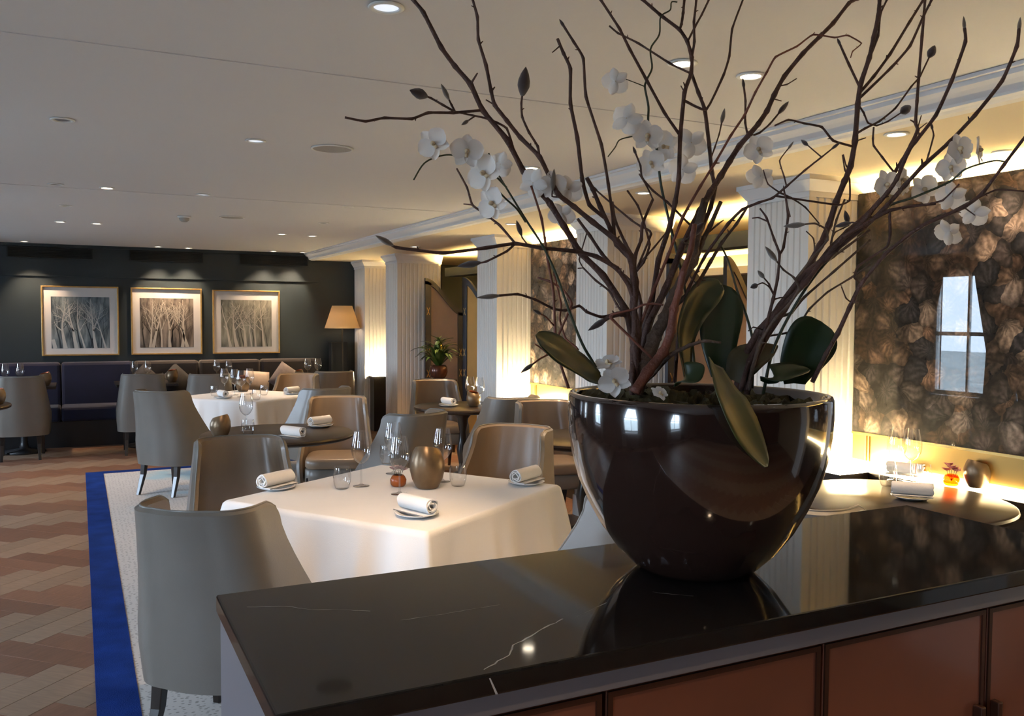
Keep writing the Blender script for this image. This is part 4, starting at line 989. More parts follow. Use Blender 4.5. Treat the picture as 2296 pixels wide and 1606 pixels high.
put_chair((2.10, 2.24), (3.1, 2.60), 'tub chair squeezed between the planter and the round table under the mural')
# ------------------------------------------------------------------ tables
def cloth_table(c, rz, half, name_l, cloth_l, drop=0.50, seed=1):
    root = empty('dining_table', (c[0], c[1], RUGZ), rz)
    MB().box(-half+0.005, -half+0.005, 0.705, half-0.005, half-0.005, 0.735-0.002).build('tabletop', M['darkwood'], root, bevel=0.004)
    MB().lathe([(0.0, 0.0), (0.28, 0.0), (0.28, 0.02), (0.08, 0.05), (0.05, 0.10), (0.045, 0.65), (0.12, 0.703), (0, 0.703)], 24).build('pedestal', M['darkwood'], root, smooth=True)
    tag(root, name_l, 'table')
    rnd = random.Random(seed); mb = MB(); N = 72; rows = []
    per = []
    for k in range(4*N):
        side, t = divmod(k, N); t = t/N*2-1
        p = [(t, -1), (1, t), (-t, 1), (-1, -t)][side]
        nrm = [(0, -1), (1, 0), (0, 1), (-1, 0)][side]
        per.append((p, nrm, t, side))
    ph = [rnd.uniform(0, 6.28) for _ in range(12)]
    pleats = [[(c0 + rnd.uniform(-0.12, 0.12), rnd.uniform(0.06, 0.16), rnd.choice((1.0, 0.7, -0.35))) for c0 in (-0.68, -0.3, 0.05, 0.4, 0.72)] for _ in range(4)]
    top = 0.752 - RUGZ
    rows.append([(0, 0, top)]*len(per))
    for f in (0.35, 0.7, 0.92, 0.98, 0.995):
        rows.append([(p[0]*half*f, p[1]*half*f, top) for p, *_ in per])
    for q, t_ in enumerate((0, 0.02, 0.05, 0.1, 0.18, 0.27, 0.36, 0.45, 0.54, 0.63, 0.72, 0.81, 0.9, 1.0)):
        row = []
        for (p, nrm, t, side) in per:
            e = abs(t)**18                      # corner weight
            dz = drop*t_*(1 + 0.16*e)
            fold = sum(a_*math.exp(-((t-c_)/w_)**2) for c_, w_, a_ in pleats[side])
            out = 0.008 + 0.03*t_ + 0.085*t_**0.9*fold*(1-e)
            cx_, cy_ = p[0]*half, p[1]*half
            nx, ny = nrm[0], nrm[1]
            if e > 0.01:
                dv = Vector((p[0], p[1])).normalized(); nx = nx*(1-e)+dv.x*e*1.0; ny = ny*(1-e)+dv.y*e*1.0
                out += 0.11*e*t_**0.8
            sink = 0.006 if q == 0 else 0
            z = top - dz - (0.003 if q == 0 else 0)
            if q == 0: out = 0.002
            row.append((cx_+nx*out, cy_+ny*out, z))
        rows.append(row)
    mb.grid(rows, closed_u=True)
    o = mb.build('tablecloth', M['linen'], None, smooth=True, loc=(c[0], c[1], RUGZ), rz=rz)
    tag(o, cloth_l, 'tablecloth')
    return o
cloth_table(T1, math.radians(33.5), 0.525, 'square dining table under the front white cloth', 'white linen cloth draped over the front table, bright under a spotlight', seed=2)
cloth_table(T3, math.radians(40), 0.50, 'square dining table under the farther white cloth', 'white linen cloth draped over the farther table with four wine glasses', seed=5)
def make_round():
    root = empty('round_table')
    MB().lathe([(0, 0.712), (0.455, 0.712), (0.478, 0.722), (0.482, 0.735), (0.478, 0.746), (0.47, 0.75), (0, 0.75)], 64).build('tabletop', M['tabletop'], root, smooth=True, auto=30)
    MB().lathe([(0.0, 0.10), (0.05, 0.10), (0.055, 0.16), (0.035, 0.22), (0.05, 0.30), (0.06, 0.36), (0.04, 0.44), (0.032, 0.52), (0.05, 0.60), (0.055, 0.64), (0.11, 0.70), (0.12, 0.711), (0, 0.711)], 24).build('pedestal', M['darkwood'], root, smooth=True)
    for k in range(4):
        a = math.pi/4 + k*math.pi/2; pts = [(0.03*math.cos(a), 0.03*math.sin(a), 0.15), (0.14*math.cos(a), 0.14*math.sin(a), 0.10), (0.25*math.cos(a), 0.25*math.sin(a), 0.045), (0.30*math.cos(a), 0.30*math.sin(a), 0.018)]
        MB().tube(smooth([Vector(p) for p in pts]), [0.03]*4 + [0.026]*3 + [0.020]*2 + [0.017], 8).build('foot', M['darkwood'], root, smooth=True)
    return root
rt_ = Proto(make_round())
rt_.put((T2[0], T2[1], RUGZ), 0.2, 'round dark wood table with bronze vase and two napkin rolls', 'table', 'round tables', (1.03, 1.03, 1))
rt_.put((T5[0], T5[1], 0), 0.5, 'round dark wood table on a turned pedestal below the leafy plant', 'table', 'round tables', (0.90, 0.90, 1))
rt_.put((T6[0], T6[1], 0), 0.1, 'round dark wood table with amber glass under the near mural', 'table', 'round tables', (0.985, 0.985, 1))
rt_.put((T7[0], T7[1], 0), 0.3, 'round dark wood table partly hidden by the planter, before the orange lit chair', 'table', 'round tables', (0.90, 0.90, 1))
rt_.put((TL[0], TL[1], 0), 0.3, 'round dark wood table by the windows with a golden vase, over bare parquet', 'table', 'round tables', (0.92, 0.92, 1))
def make_square():
    root = empty('banquette_table')
    MB().box(-0.33, -0.33, 0.72, 0.33, 0.33, 0.75).build('tabletop', M['tabletop'], root, bevel=0.005)
    MB().lathe([(0, 0), (0.22, 0), (0.22, 0.02), (0.05, 0.05), (0.035, 0.12), (0.035, 0.6), (0.10, 0.719), (0, 0.719)], 20).build('pedestal', M['black'], root, smooth=True)
    return root
sq = Proto(make_square())
BT = [(-0.56, 11.08), (0.70, 11.06), (1.52, 11.06), (2.66, 11.06)]
bt_l = ['blue-grey print of pale crossing trunks', 'brown print of forked pale trunks', 'olive print with a dark lone tree', 'floor lamp']
for (x, y), l in zip(BT, bt_l): sq.put((x, y, 0), 0, 'dark square banquette table nearest the ' + l, 'table', 'banquette tables')
# ------------------------------------------------------------------ tableware
def make_wine():
    root = empty('wine_glass')
    MB().lathe([(0.0, 0.0), (0.034, 0.0), (0.034, 0.0015), (0.012, 0.004), (0.005, 0.010)], 24).build('foot', M['glass'], root, smooth=True)
    MB().lathe([(0.005, 0.010), (0.0036, 0.03), (0.0034, 0.07), (0.005, 0.092)], 12).build('stem', M['glass'], root, smooth=True)
    MB().lathe([(0.0005, 0.092), (0.010, 0.094), (0.026, 0.108), (0.037, 0.128), (0.0405, 0.148), (0.039, 0.172), (0.034, 0.200), (0.029, 0.228)], 28).build('bowl', M['glass'], root, smooth=True)
    return root
def make_tumbler():
    root = empty('tumbler')
    MB().lathe([(0.0, 0.0), (0.022, 0.0), (0.028, 0.003), (0.036, 0.03), (0.038, 0.055), (0.034, 0.092)], 28).build('glass_cup', M['glass'], root, smooth=True)
    return root
def make_plate():
    root = empty('side_plate')
    MB().lathe([(0.0, 0.003), (0.05, 0.003), (0.052, 0.0), (0.056, 0.0), (0.066, 0.004), (0.086, 0.012), (0.087, 0.0135), (0.085, 0.0145), (0.066, 0.007), (0.052, 0.0055), (0.0, 0.0055)], 36).build('dish', M['china'], root, smooth=True)
    return root
def make_napkin():
    root = empty('napkin_roll')
    n = 70; path = []
    for k in range(n):
        t = k/(n-1); a = -math.pi/2 + t*2*math.pi*3.1; rr = 0.0305 - 0.0215*t
        path.append(Vector((0, rr*math.cos(a), 0.031 + rr*math.sin(a))))
    path = [Vector((0, -0.045, 0.002)), Vector((0, -0.02, 0.0015))] + path
    mb = MB(); L_ = 0.086; rows = [[], [], [], []]
    for k, p in enumerate(path):
        t = (path[min(k+1, len(path)-1)] - path[max(k-1, 0)]).normalized(); nn = Vector((0, -t.z, t.y))*0.0024
        wob = 0.004*math.sin(k*0.7)
        for r_, (x, s_) in enumerate(((-L_+wob, 1), (L_+wob, 1), (L_+wob, -1), (-L_+wob, -1))): rows[r_].append((x, p.y+nn.y*s_, max(0.0004, p.z+nn.z*s_)))
    mb.grid(rows, closed_v=True).build('rolled_cloth', M['napkin'], root, smooth=True, auto=40)
    return root
def make_vase():
    root = empty('tilted_vase')
    prf = [(0.0, 0.0), (0.034, 0.0), (0.040, 0.004), (0.054, 0.03), (0.062, 0.06), (0.061, 0.088), (0.051, 0.115), (0.042, 0.128)]
    inn = [(0.042, 0.128), (0.039, 0.127), (0.048, 0.112), (0.057, 0.086), (0.058, 0.06), (0.05, 0.03), (0.0, 0.012)]
    def sl(mb):
        mb.v = [(x, y, z + (0.30*x*max(0, (z-0.06)/0.07))) for x, y, z in mb.v]; return mb
    sl(MB().lathe(prf, 32)).build('vase_body', M['bronze'], root, smooth=True)
    sl(MB().lathe(inn, 32)).build('vase_inside', M['bronzein'], root, smooth=True)
    return root
def make_posy(name, mglass, mpet, seed):
    rnd = random.Random(seed); root = empty(name)
    MB().lathe([(0, 0), (0.028, 0), (0.036, 0.010), (0.038, 0.03), (0.030, 0.046), (0.024, 0.052), (0.022, 0.052), (0.028, 0.044), (0.035, 0.03), (0.033, 0.012), (0, 0.006)], 24).build('glass_bowl', mglass, root, smooth=True)
    for k in range(5):
        a = k*1.256; p = Vector((0.022*math.cos(a), 0.022*math.sin(a), 0.075+rnd.uniform(-0.01, 0.015)))
        MB().tube([Vector((0, 0, 0.02)), p*0.7, p], 0.0012, 5).build('flower_stalk', M['stem'], root)
        mb = MB()
        for q in range(9):
            b_ = q*0.7; d = Vector((math.cos(b_), math.sin(b_), 0.35+0.08*q)).normalized(); s_ = d.cross(Vector((0, 0, 1))).normalized()*0.011
            mb.grid([[p, p+d*0.006+s_*0.5, p+d*0.016+s_, p+d*0.026+s_*0.4], [p, p+d*0.006-s_*0.5, p+d*0.016-s_, p+d*0.026-s_*0.4]])
        mb.build('blossom', mpet, root, smooth=True)
    return root
wine, tumb, plate, nap, vase = Proto(make_wine()), Proto(make_tumbler()), Proto(make_plate()), Proto(make_napkin()), Proto(make_vase())
ZT = 0.7535
def nang(ax, ay, bx, by): a, b_ = pz(ax, ay, 0.78), pz(bx, by, 0.78); return math.atan2(b_.y-a.y, b_.x-a.x)
def ware(x, y, z): p = pz(x, y, z); return (p.x, p.y, z)
for (x, y), l in zip(((810, 1090), (882, 1062), (896, 1108), (992, 1080)), ('standing by the left tumbler', 'standing at the back of the group', 'standing before the bronze vase and posy', 'standing beyond the bronze vase')):
    wine.put(ware(x, y, ZT), 0, 'empty wine glass on the front white table, ' + l, 'glass', 'wine glasses', 1.12)
for (x, y), l in zip(((767, 1096), (1027, 1090), (868, 1040)), ('near the napkin by the tub chair', 'beside the bronze vase', 'behind the pink posy')):
    tumb.put(ware(x, y, ZT), 0, 'clear water tumbler on the front white table, ' + l, 'glass', 'water tumblers', 1.08)
vase.put(ware(958, 1094, ZT), -2.2, 'bronze rounded vase with tilted mouth on the front white table', 'vase', 'tilted bronze vases', (1.3, 1.3, 1.42))
ps = make_posy('flower_posy', mat('rust glass', (0.35, 0.09, 0.02), 0.2, var=0.1), M['palepink'], 3)
ps.location = ware(893, 1090, ZT); tag(ps, 'small rust coloured bowl of pale pink flowers on the front white table', 'posy')
for (x, y, a, l) in ((620, 1096, nang(585, 1082, 665, 1064), 'by the tub chair over the rug'), (935, 1156, nang(885, 1122, 985, 1146), 'at the corner towards the sideboard'), (1180, 1085, nang(1150, 1075, 1212, 1058), 'on the side of the fluted piers')):
    p = ware(x, y, ZT)
    plate.put(p, 0, 'white side plate on the front white table, ' + l, 'plate', 'side plates')
    nap.put((p[0], p[1], ZT+0.0145), a, 'napkin roll on the front white table, ' + l, 'napkin', 'napkin rolls', 1.05)
# farther white table
for (x, y), l in zip(((503, 884), (526, 886), (541, 890), (560, 884)), ('end of the row by the tumblers', 'second in the row', 'third in the row', 'end of the row by the lone tumbler')):
    wine.put(ware(x, y, ZT), 0, 'empty wine glass on the farther white table, ' + l, 'glass', 'wine glasses', 1.12)
for (x, y), l in zip(((481, 888), (592, 886), (575, 897)), ('beside the row of wine glasses', 'apart from the wine glasses', 'near the table corner')):
    tumb.put(ware(x, y, ZT), 0, 'clear water tumbler on the farther white table, ' + l, 'glass', 'water tumblers', 1.08)
vase.put(ware(545, 878, ZT), 1.0, 'bronze vase standing behind the wine glasses on the farther white table', 'vase', 'tilted bronze vases', 1.2)
for (x, y, a, l) in ((655, 884, math.radians(35), 'before the chair with the lit top edge'), (500, 893, math.radians(100), 'beside the tumbler')):
    p = ware(x, y, ZT)
    plate.put(p, 0, 'white side plate on the farther white table, ' + l, 'plate', 'side plates')
    nap.put((p[0], p[1], ZT+0.0145), a, 'napkin roll on the farther white table, ' + l, 'napkin', 'napkin rolls')
# round table with two napkins
Z2 = RUGZ + 0.7505
vase.put(ware(494, 980, Z2), -0.6, 'bronze vase with copper inside on the round table between the white tables', 'vase', 'tilted bronze vases', 1.05)
wine.put(ware(552, 966, Z2), 0, 'wine glass on the round table between the white tables', 'glass', 'wine glasses', 1.12)
tumb.put(ware(556, 975, Z2), 0, 'water tumbler on the round table between the white tables', 'glass', 'water tumblers', 1.08)
nap.put(ware(657, 978, Z2), nang(622, 962, 692, 970), 'rolled white napkin lying across the round table towards the front table', 'napkin', 'napkin rolls', 1.05)
p = ware(718, 957, Z2)
plate.put(p, 0, 'side plate on the round table before the grey chair', 'plate', 'side plates')
nap.put((p[0], p[1], Z2+0.0145), nang(705, 948, 738, 944), 'rolled white napkin on a plate before the grey tub chair', 'napkin', 'napkin rolls')
# round table by the plant
Z5 = 0.7505
for dx, dy, l in ((0.10, 0.07, 'nearer the plant'), (0.14, -0.05, 'nearer the pier')): wine.put((T5[0]+dx, T5[1]+dy, Z5), 0, 'wine glass on the round table below the leafy plant, ' + l, 'glass', 'wine glasses', 1.1)
vase.put((T5[0]+0.06, T5[1]-0.10, Z5), 2.0, 'dark bronze vase on the round table below the leafy plant', 'vase', 'tilted bronze vases')
plate.put((T5[0]-0.13, T5[1]+0.02, Z5), 0, 'side plate on the round table below the leafy plant', 'plate', 'side plates')
nap.put((T5[0]-0.13, T5[1]+0.02, Z5+0.0145), nang(990, 888, 1030, 894), 'rolled white napkin on the round table below the leafy plant', 'napkin', 'napkin rolls')
# round table under the near mural
Z6 = 0.7505
for (x, y), l in zip(((2008, 1078), (2043, 1080)), ('beside the dark pier shadow', 'nearer the amber bowl')): wine.put(ware(x, y, Z6), 0, 'wine glass on the round table under the near mural, ' + l, 'glass', 'wine glasses', 1.12)
for (x, y), l in zip(((1990, 1090), (2068, 1088)), ('before the wine glasses', 'beside the amber bowl')): tumb.put(ware(x, y, Z6), 0, 'water tumbler on the round table under the near mural, ' + l, 'glass', 'water tumblers', 1.08)
p = ware(2045, 1118, Z6)
plate.put(p, 0, 'white side plate on the round table under the near mural', 'plate', 'side plates')
nap.put((p[0], p[1], Z6+0.0145), nang(1990, 1098, 2100, 1106), 'rolled white napkin before the tumblers on the table under the near mural', 'napkin', 'napkin rolls', 0.95)
p = ware(2030, 1064, Z6)
nap.put(p, nang(1985, 1048, 2060, 1056), 'rolled white napkin behind the wine glasses on the table under the near mural', 'napkin', 'napkin rolls')
ps = make_posy('flower_posy', M['amber'], M['pinkflower'], 8)
ps.location = ware(2133, 1088, Z6); tag(ps, 'small amber glass of red pink flowers under the near mural', 'posy')
vase.put(ware(2190, 1093, Z6), 2.8, 'bronze vase with dark tilted mouth under the near mural', 'vase', 'tilted bronze vases', 0.95)
# round table by the windows and the banquette tables
vase.put((TL[0]+0.34, TL[1]-0.02, 0.7505), 0.4, 'golden bronze vase on the round table by the windows', 'vase', 'tilted bronze vases', 1.0)
bw = [((-0.72, 10.92), (-0.58, 10.92)), ((0.58, 11.05), (0.72, 11.05)), ((1.50, 11.1), (1.64, 11.1)), ((2.58, 10.98), (2.71, 10.98))]
for pr_, l in zip(bw, bt_l):
    for q, k in zip(pr_, ('window side', 'pier side')): wine.put((q[0], q[1], 0.7505), 0, 'wine glass on banquette table nearest the %s, %s' % (l, k), 'glass', 'wine glasses', 1.1)
vase.put((-0.34, 10.90, 0.7505), 0.4, 'pale bronze vase on the banquette table under the blue-grey tree print', 'vase', 'tilted bronze vases', 1.1)
vase.put((0.98, 10.98, 0.7505), 0.4, 'golden bronze vase on the banquette table under the brown tree print', 'vase', 'tilted bronze vases', 1.1)
vase.put((2.44, 10.85, 0.7505), 0.4, 'dark bronze vase on the banquette table beside the floor lamp', 'vase', 'tilted bronze vases', 0.9)
# far tables' chrome detail: candle on table 7
vase.put((T7[0]+0.1, T7[1]+0.1, 0.7505), 0.9, 'bronze vase on the round table hidden behind the planter', 'vase', 'tilted bronze vases')
# ------------------------------------------------------------------ banquette, cushions, lamp
def make_banq(x0, x1, m_, label):
    root = empty('banquette', ((x0+x1)/2, 0, 0)); h = (x1-x0)/2
    MB().box(-h, 11.30, 0.0, h, YB-0.03, 0.30).build('base', M['black'], root)
    n = max(1, round((x1-x0)/0.85)); w = (x1-x0)/n
    for k in range(n):
        a = -h + k*w
        MB().box(a+0.003, 11.26, 0.30, a+w-0.003, 11.76, 0.465).build('seat_cushion', m_, root, bevel=0.03)
        mb = MB().box(a+0.003, 11.70, 0.40, a+w-0.003, YB-0.03, 0.965)
        mb.build('back_cushion', m_, root, bevel=0.035)
    return tag(root, label, 'banquette')
make_banq(XL+0.02, 0.60, M['navy'], 'navy blue velvet banquette under the blue-grey tree print')
make_banq(0.605, 2.90, M['navylit'], 'navy banquette browned by warm light under the brown and olive tree prints')
def cushion(loc, rz, m_, label, tilt=0.35, roll=0.0, size=0.21):
    rows = []
    mb = MB()
    for sgn in (1, -1):
        g = []
        for i in range(13):
            row = []
            for j in range(13):
                a, b_ = i/6-1, j/6-1
                f = max(0, (1-a*a)*(1-b_*b_))**0.45
                pin = 1 - 0.10*(1-abs(a)**2)*(abs(b_)**2) ; pin2 = 1 - 0.10*(1-abs(b_)**2)*(abs(a)**2)
                row.append((a*size*pin, sgn*0.075*f, b_*size*pin2))
            g.append(row)
        mb.grid(g)
    o = mb.build('scatter_cushion', m_, None, smooth=True, loc=loc)
    o.rotation_euler = (-tilt, roll, rz)
    return tag(o, label, 'cushion')
cushion((1.08, 11.55, 0.715), 0.1, M['cushiondark'], 'black scatter cushion standing on its corner between two banquette tables', 0.25, math.pi/4, 0.165)
cushion((0.72, 11.55, 0.715), 0.0, M['cushiondark'], 'black scatter cushion behind the pair of wine glasses', 0.25, math.pi/4, 0.165)
cushion((2.42, 11.54, 0.715), -0.1, M['cushion'], 'grey taupe scatter cushion leaning on its corner near the floor lamp', 0.25, math.pi/5, 0.165)
cushion((2.05, 11.55, 0.655), 0.1, mat('pale cushion', (0.42, 0.34, 0.28), 0.8, var=0.1), 'pale beige scatter cushion tucked behind the grey taupe one', 0.25, 0.1, 0.165)
lp = empty('floor_lamp', (3.20, 11.62, 0))
MB().lathe([(0, 0), (0.15, 0), (0.15, 0.02), (0.03, 0.035), (0.012, 0.05), (0, 0.05)], 24).build('base', M['black'], lp, smooth=True)
MB().lathe([(0.012, 0.04), (0.012, 1.46), (0, 1.46)], 12).build('pole', M['black'], lp, smooth=True)
MB().lathe([(0.235, 1.372), (0.135, 1.675), (0.132, 1.675), (0.231, 1.372)], 40).build('lamp_shade', M['shade'], lp, smooth=True)
MB().lathe([(0, 1.46), (0.02, 1.47), (0.03, 1.51), (0.02, 1.55), (0, 1.56)], 12).build('bulb', emimat('lamp bulb', (1.0, 0.70, 0.40), 75), lp, smooth=True)
tag(lp, 'floor lamp with lit cream drum shade in the dark corner', 'floor lamp')
tag(MB().box(3.07, 11.70, 0, 3.30, 11.85, 1.18).build('speaker_column', M['slot'], bevel=0.01), 'slim black column standing behind the floor lamp', 'column')
# ------------------------------------------------------------------ pictures
def picture(i, x0, x1, z0, z1, lo, hi, label, bark, dark):
    root = empty('framed_print', ((x0+x1)/2, YB-0.004, (z0+z1)/2)); hw, hz = (x1-x0)/2, (z1-z0)/2; t = 0.018
    fr = MB().box(-hw, -0.034, hz-t, hw, 0, hz).box(-hw, -0.034, -hz, hw, 0, -hz+t).box(-hw, -0.034, -hz+t, -hw+t, 0, hz-t).box(hw-t, -0.034, -hz+t, hw, 0, hz-t)
    fr.build('frame', M['gold'], root, bevel=0.003)
    MB().box(-hw+t, -0.012, -hz+t, hw-t, -0.002, hz-t).build('mount', M['mat'], root)
    pw, ph_ = hw*0.755, hz*0.74
    pr_ = MB().box(-pw, -0.0135, -ph_-0.02, pw, -0.012, ph_-0.02).build('print', print_mat('tree print %d' % i, lo, hi), root)
    rnd = random.Random(20+i)
    def strokes(n, m_, w0, y, twig):
        mb = MB()
        def seg(p, a, l, w, dep):
            q = (p[0]+l*math.cos(a), p[1]+l*math.sin(a))
            if abs(q[0]) > pw-0.004 or q[1] > ph_-0.024 or q[1] < -ph_-0.02: 
                return
            nx, nz = -math.sin(a), math.cos(a); w2 = w*0.72
            mb.poly([(p[0]+nx*w, y, p[1]+nz*w), (p[0]-nx*w, y, p[1]-nz*w), (q[0]-nx*w2, y, q[1]-nz*w2), (q[0]+nx*w2, y, q[1]+nz*w2)])
            if dep <= 0: return
            seg(q, a+rnd.uniform(-0.16, 0.16), l*0.92, w2, dep-1)
            if dep < twig: seg(q, a+rnd.choice((-1, 1))*rnd.uniform(0.3, 0.8), l*0.8, w2*0.62, dep-1)
        for k in range(n):
            seg((-pw + 0.03 + (2*pw-0.06)*(k+rnd.uniform(0.1, 0.9))/n, -ph_-0.0195), math.pi/2+rnd.uniform(-0.28, 0.28), 0.11, w0*rnd.uniform(0.5, 1.2), 6)
        return mb.build('tree_strokes', m_, pr_)
    strokes(7, dark, 0.011, -0.0138, 6); strokes(6, bark, 0.021, -0.0142, 6)
    MB().box(-hw+t, -0.024, -hz+t, hw-t, -0.022, hz-t).build('pane', M['picpane'], root)
    tag(root, label, 'picture')
pale = mat('pale tree ink', (0.60, 0.60, 0.58), 0.8, var=0.05); palewarm = mat('cream tree ink', (0.62, 0.56, 0.48), 0.8, var=0.05)
inkb = mat('dark blue ink', (0.03, 0.045, 0.06), 0.8, var=0.2); inkd = mat('black brown ink', (0.03, 0.024, 0.02), 0.8, var=0.2); inko = mat('olive ink', (0.06, 0.055, 0.04), 0.8, var=0.2)
picture(0, -0.395, 0.452, 1.037, 1.882, (0.05, 0.075, 0.095), (0.32, 0.37, 0.39), 'gold framed blue-grey print of pale crossing tree trunks', pale, inkb)
picture(1, 0.590, 1.430, 1.037, 1.877, (0.06, 0.05, 0.045), (0.36, 0.30, 0.25), 'gold framed brown print of forked pale tree trunks', palewarm, inkd)
picture(2, 1.560, 2.418, 1.037, 1.868, (0.14, 0.14, 0.12), (0.42, 0.40, 0.32), 'gold framed olive print with a dark lone tree', palewarm, inko)
# ------------------------------------------------------------------ rug
rg = empty('rug', (0, 0, 0))
rx0, rx1, ry0, ry1, bw_ = 0.04, 2.74, 1.85, 9.34, 0.155
bd = MB()
for q in ((rx0, ry0, rx0+bw_, ry1), (rx1-bw_, ry0, rx1, ry1), (rx0+bw_, ry0, rx1-bw_, ry0+bw_), (rx0+bw_, ry1-bw_*0.75, rx1-bw_, ry1)): bd.box(q[0], q[1], 0.0, q[2], q[3], 0.0115)
bd.build('border', M['rugblue'], rg)
MB().box(rx0+bw_, ry0+bw_, 0.0, rx1-bw_, ry1-bw_*0.75, 0.009).build('field', M['rug'], rg)
tag(rg, 'large cream patterned rug with a royal blue border', 'rug')
# ------------------------------------------------------------------ folding screens, plant
def screen(loc, rz, panels, label):
    root = empty('folding_screen', loc, rz)
    x = 0.0
    for (w, ang, m_, hi, lo_) in panels:
        ca, sa = math.cos(ang), math.sin(ang)
        ox, oy = x if isinstance(x, tuple) else (0.0, 0.0)
        T = lambda a, d, z: (ox + a*ca - d*sa, oy + a*sa + d*ca, z)
        top = lambda t: lo_ + (hi-lo_)*(0.5+0.5*math.cos(math.pi*t))
        s_ = 0.075; th = 0.018
        def slab(a0, a1, zlo, zhi, nm, mm_, dd=th, par=root, n=16):
            rows = []
            mb = MB()
            g = [[T(a0+(a1-a0)*k/n, d, f(k/n)) for k in range(n+1)] for d, f in ((-dd, zlo), (dd, zlo), (dd, zhi), (-dd, zhi))]
            mb.grid(g, closed_v=True)
            mb.poly([r_[0] for r_ in g]); mb.poly([r_[-1] for r_ in g][::-1])
            return mb.build(nm, mm_, par)
        slab(s_, w-s_, lambda t: 0.10, lambda t: top((s_+t*(w-2*s_))/w)-s_+0.004, 'cloth_panel', m_, 0.006)
        f = slab(0, w, lambda t: top(t)-s_, lambda t: top(t), 'top_rail', M['screenframe'])
        slab(s_, w-s_, lambda t: 0.04, lambda t: 0.11, 'bottom_rail', M['screenframe'])
        for a0 in (0, w-s_):
            st = slab(a0, a0+s_, lambda t: 0.0, lambda t: top((a0+t*s_)/w)-s_*0.5, 'stile', M['screenframe'], n=4)
            for zz in (0.45, 0.85, 1.10, 1.60):
                if zz > top(a0/w)-0.2: continue
                mb = MB()
                for sg in (1, -1):
                    c = a0+s_/2
                    mb.poly([T(c-0.016*sg-0.004, -th-0.001, zz-0.045), T(c-0.016*sg+0.004, -th-0.001, zz-0.045), T(c+0.016*sg+0.004, -th-0.001, zz+0.045), T(c+0.016*sg-0.004, -th-0.001, zz+0.045)])
                mb.build('cross_inlay', M['palepink'] if False else M['gold'], st)
        x = (ox + w*ca, oy + w*sa)
    return tag(root, label, 'folding screen')
screen((3.74, 9.90, 0), 0, [(0.50, 0.0, M['screencloth'], 2.0, 1.62), (0.50, -1.15, M['screenlit'], 2.02, 1.62), (0.5, 0.1, M['screencloth'], 2.0, 1.62)], 'navy framed folding screen with wavy top behind the leafy plant')
screen((3.78, 5.12, 0), 0, [(0.52, 0.0, M['screencloth'], 2.0, 1.70), (0.36, 0.15, M['screencloth'], 2.0, 1.66)], 'navy framed folding screen with wavy top behind the tall branches')
pl = empty('plant_stand', (3.66, 9.25, 0))
MB().box(-0.16, -0.16, 0.80, 0.16, 0.16, 0.83).build('top', M['darkwood'], pl, bevel=0.004)
for a in (-1, 1):
    for b_ in (-1, 1): MB().box(a*0.13-0.015, b_*0.13-0.015, 0, a*0.13+0.015, b_*0.13+0.015, 0.80).build('leg', M['darkwood'], pl)
tag(pl, 'dark wooden stand under the leafy plant', 'plant stand')
pp = empty('potted_plant', (3.66, 9.25, 0.8305))
MB().lathe([(0, 0), (0.06, 0), (0.09, 0.03), (0.105, 0.08), (0.10, 0.13), (0.085, 0.155), (0.078, 0.155), (0.09, 0.12), (0.0, 0.11)], 28).build('pot', mat('copper brown glaze', (0.10, 0.035, 0.02), 0.2, 0.3, var=0.2), pp, smooth=True)
lm = MB(); rows = []
for k in range(10):
    t = k/9; w = 0.014*(math.sin(math.pi*(0.25+0.75*t)))**0.7
    rows.append([(t*0.33, -w, 0.17*math.sin(t*2.4)), (t*0.33, 0, 0.17*math.sin(t*2.4)-0.006), (t*0.33, w, 0.17*math.sin(t*2.4))])
leaf_me = lm.grid(rows).mesh('leaf', M['green'], True)
rl = random.Random(4)
for k in range(64):
    o = bpy.data.objects.new('leaf', leaf_me); col.objects.link(o); o.parent = pp
    o.location = (0, 0, 0.13); o.rotation_euler = (0, -rl.uniform(-0.15, 1.1), k*2.4); s_ = rl.uniform(0.75, 1.1); o.scale = (s_, 1.9, s_)
for k in range(5):
    a = k*1.3; mb = MB().tube([(0, 0, 0.1), (0.04*math.cos(a), 0.04*math.sin(a), 0.22+0.03*k)], 0.003, 6)
    o = mb.build('flower_stalk', M['green'], pp)
    MB().lathe([(0.001, 0), (0.012, 0.01), (0.014, 0.03), (0.006, 0.05), (0.0005, 0.06)], 8, c=(0.04*math.cos(a), 0.04*math.sin(a), 0.215+0.03*k)).build('blossom', M['yellow'], o, smooth=True)
tag(pp, 'leafy arching plant with small yellow flowers in a copper pot', 'plant')
# ------------------------------------------------------------------ ceiling fittings
def make_down(lens, nm='downlight'):
    root = empty(nm)
    MB().lathe([(0.034, 0.0), (0.048, 0.0), (0.050, -0.003), (0.046, -0.006), (0.036, -0.006), (0.034, -0.002), (0.034, 0.0)], 28).build('trim_ring', M['white'], root, smooth=True)
    MB().lathe([(0, -0.0015), (0.034, -0.0015)], 24).build('lens', lens, root)
    return root
d_on, d_off, d_dim = Proto(make_down(M['lens'])), Proto(make_down(M['dead'])), Proto(make_down(M['lensdim']))
def spot(parent_loc, aim, power, size=75, blend=0.7):
    ld = bpy.data.lights.new('spot', 'SPOT'); ld.energy = power; ld.color = WARM; ld.spot_size = math.radians(size); ld.spot_blend = blend; ld.shadow_soft_size = 0.03
    o = bpy.data.objects.new('spot', ld); col.objects.link(o)
    p = Vector(parent_loc) - Vector((0, 0, 0.012)); o.location = p
    d = Vector(aim) - p
    o.rotation_mode = 'QUATERNION'; o.rotation_quaternion = Vector((0, 0, -1)).rotation_difference(d.normalized())
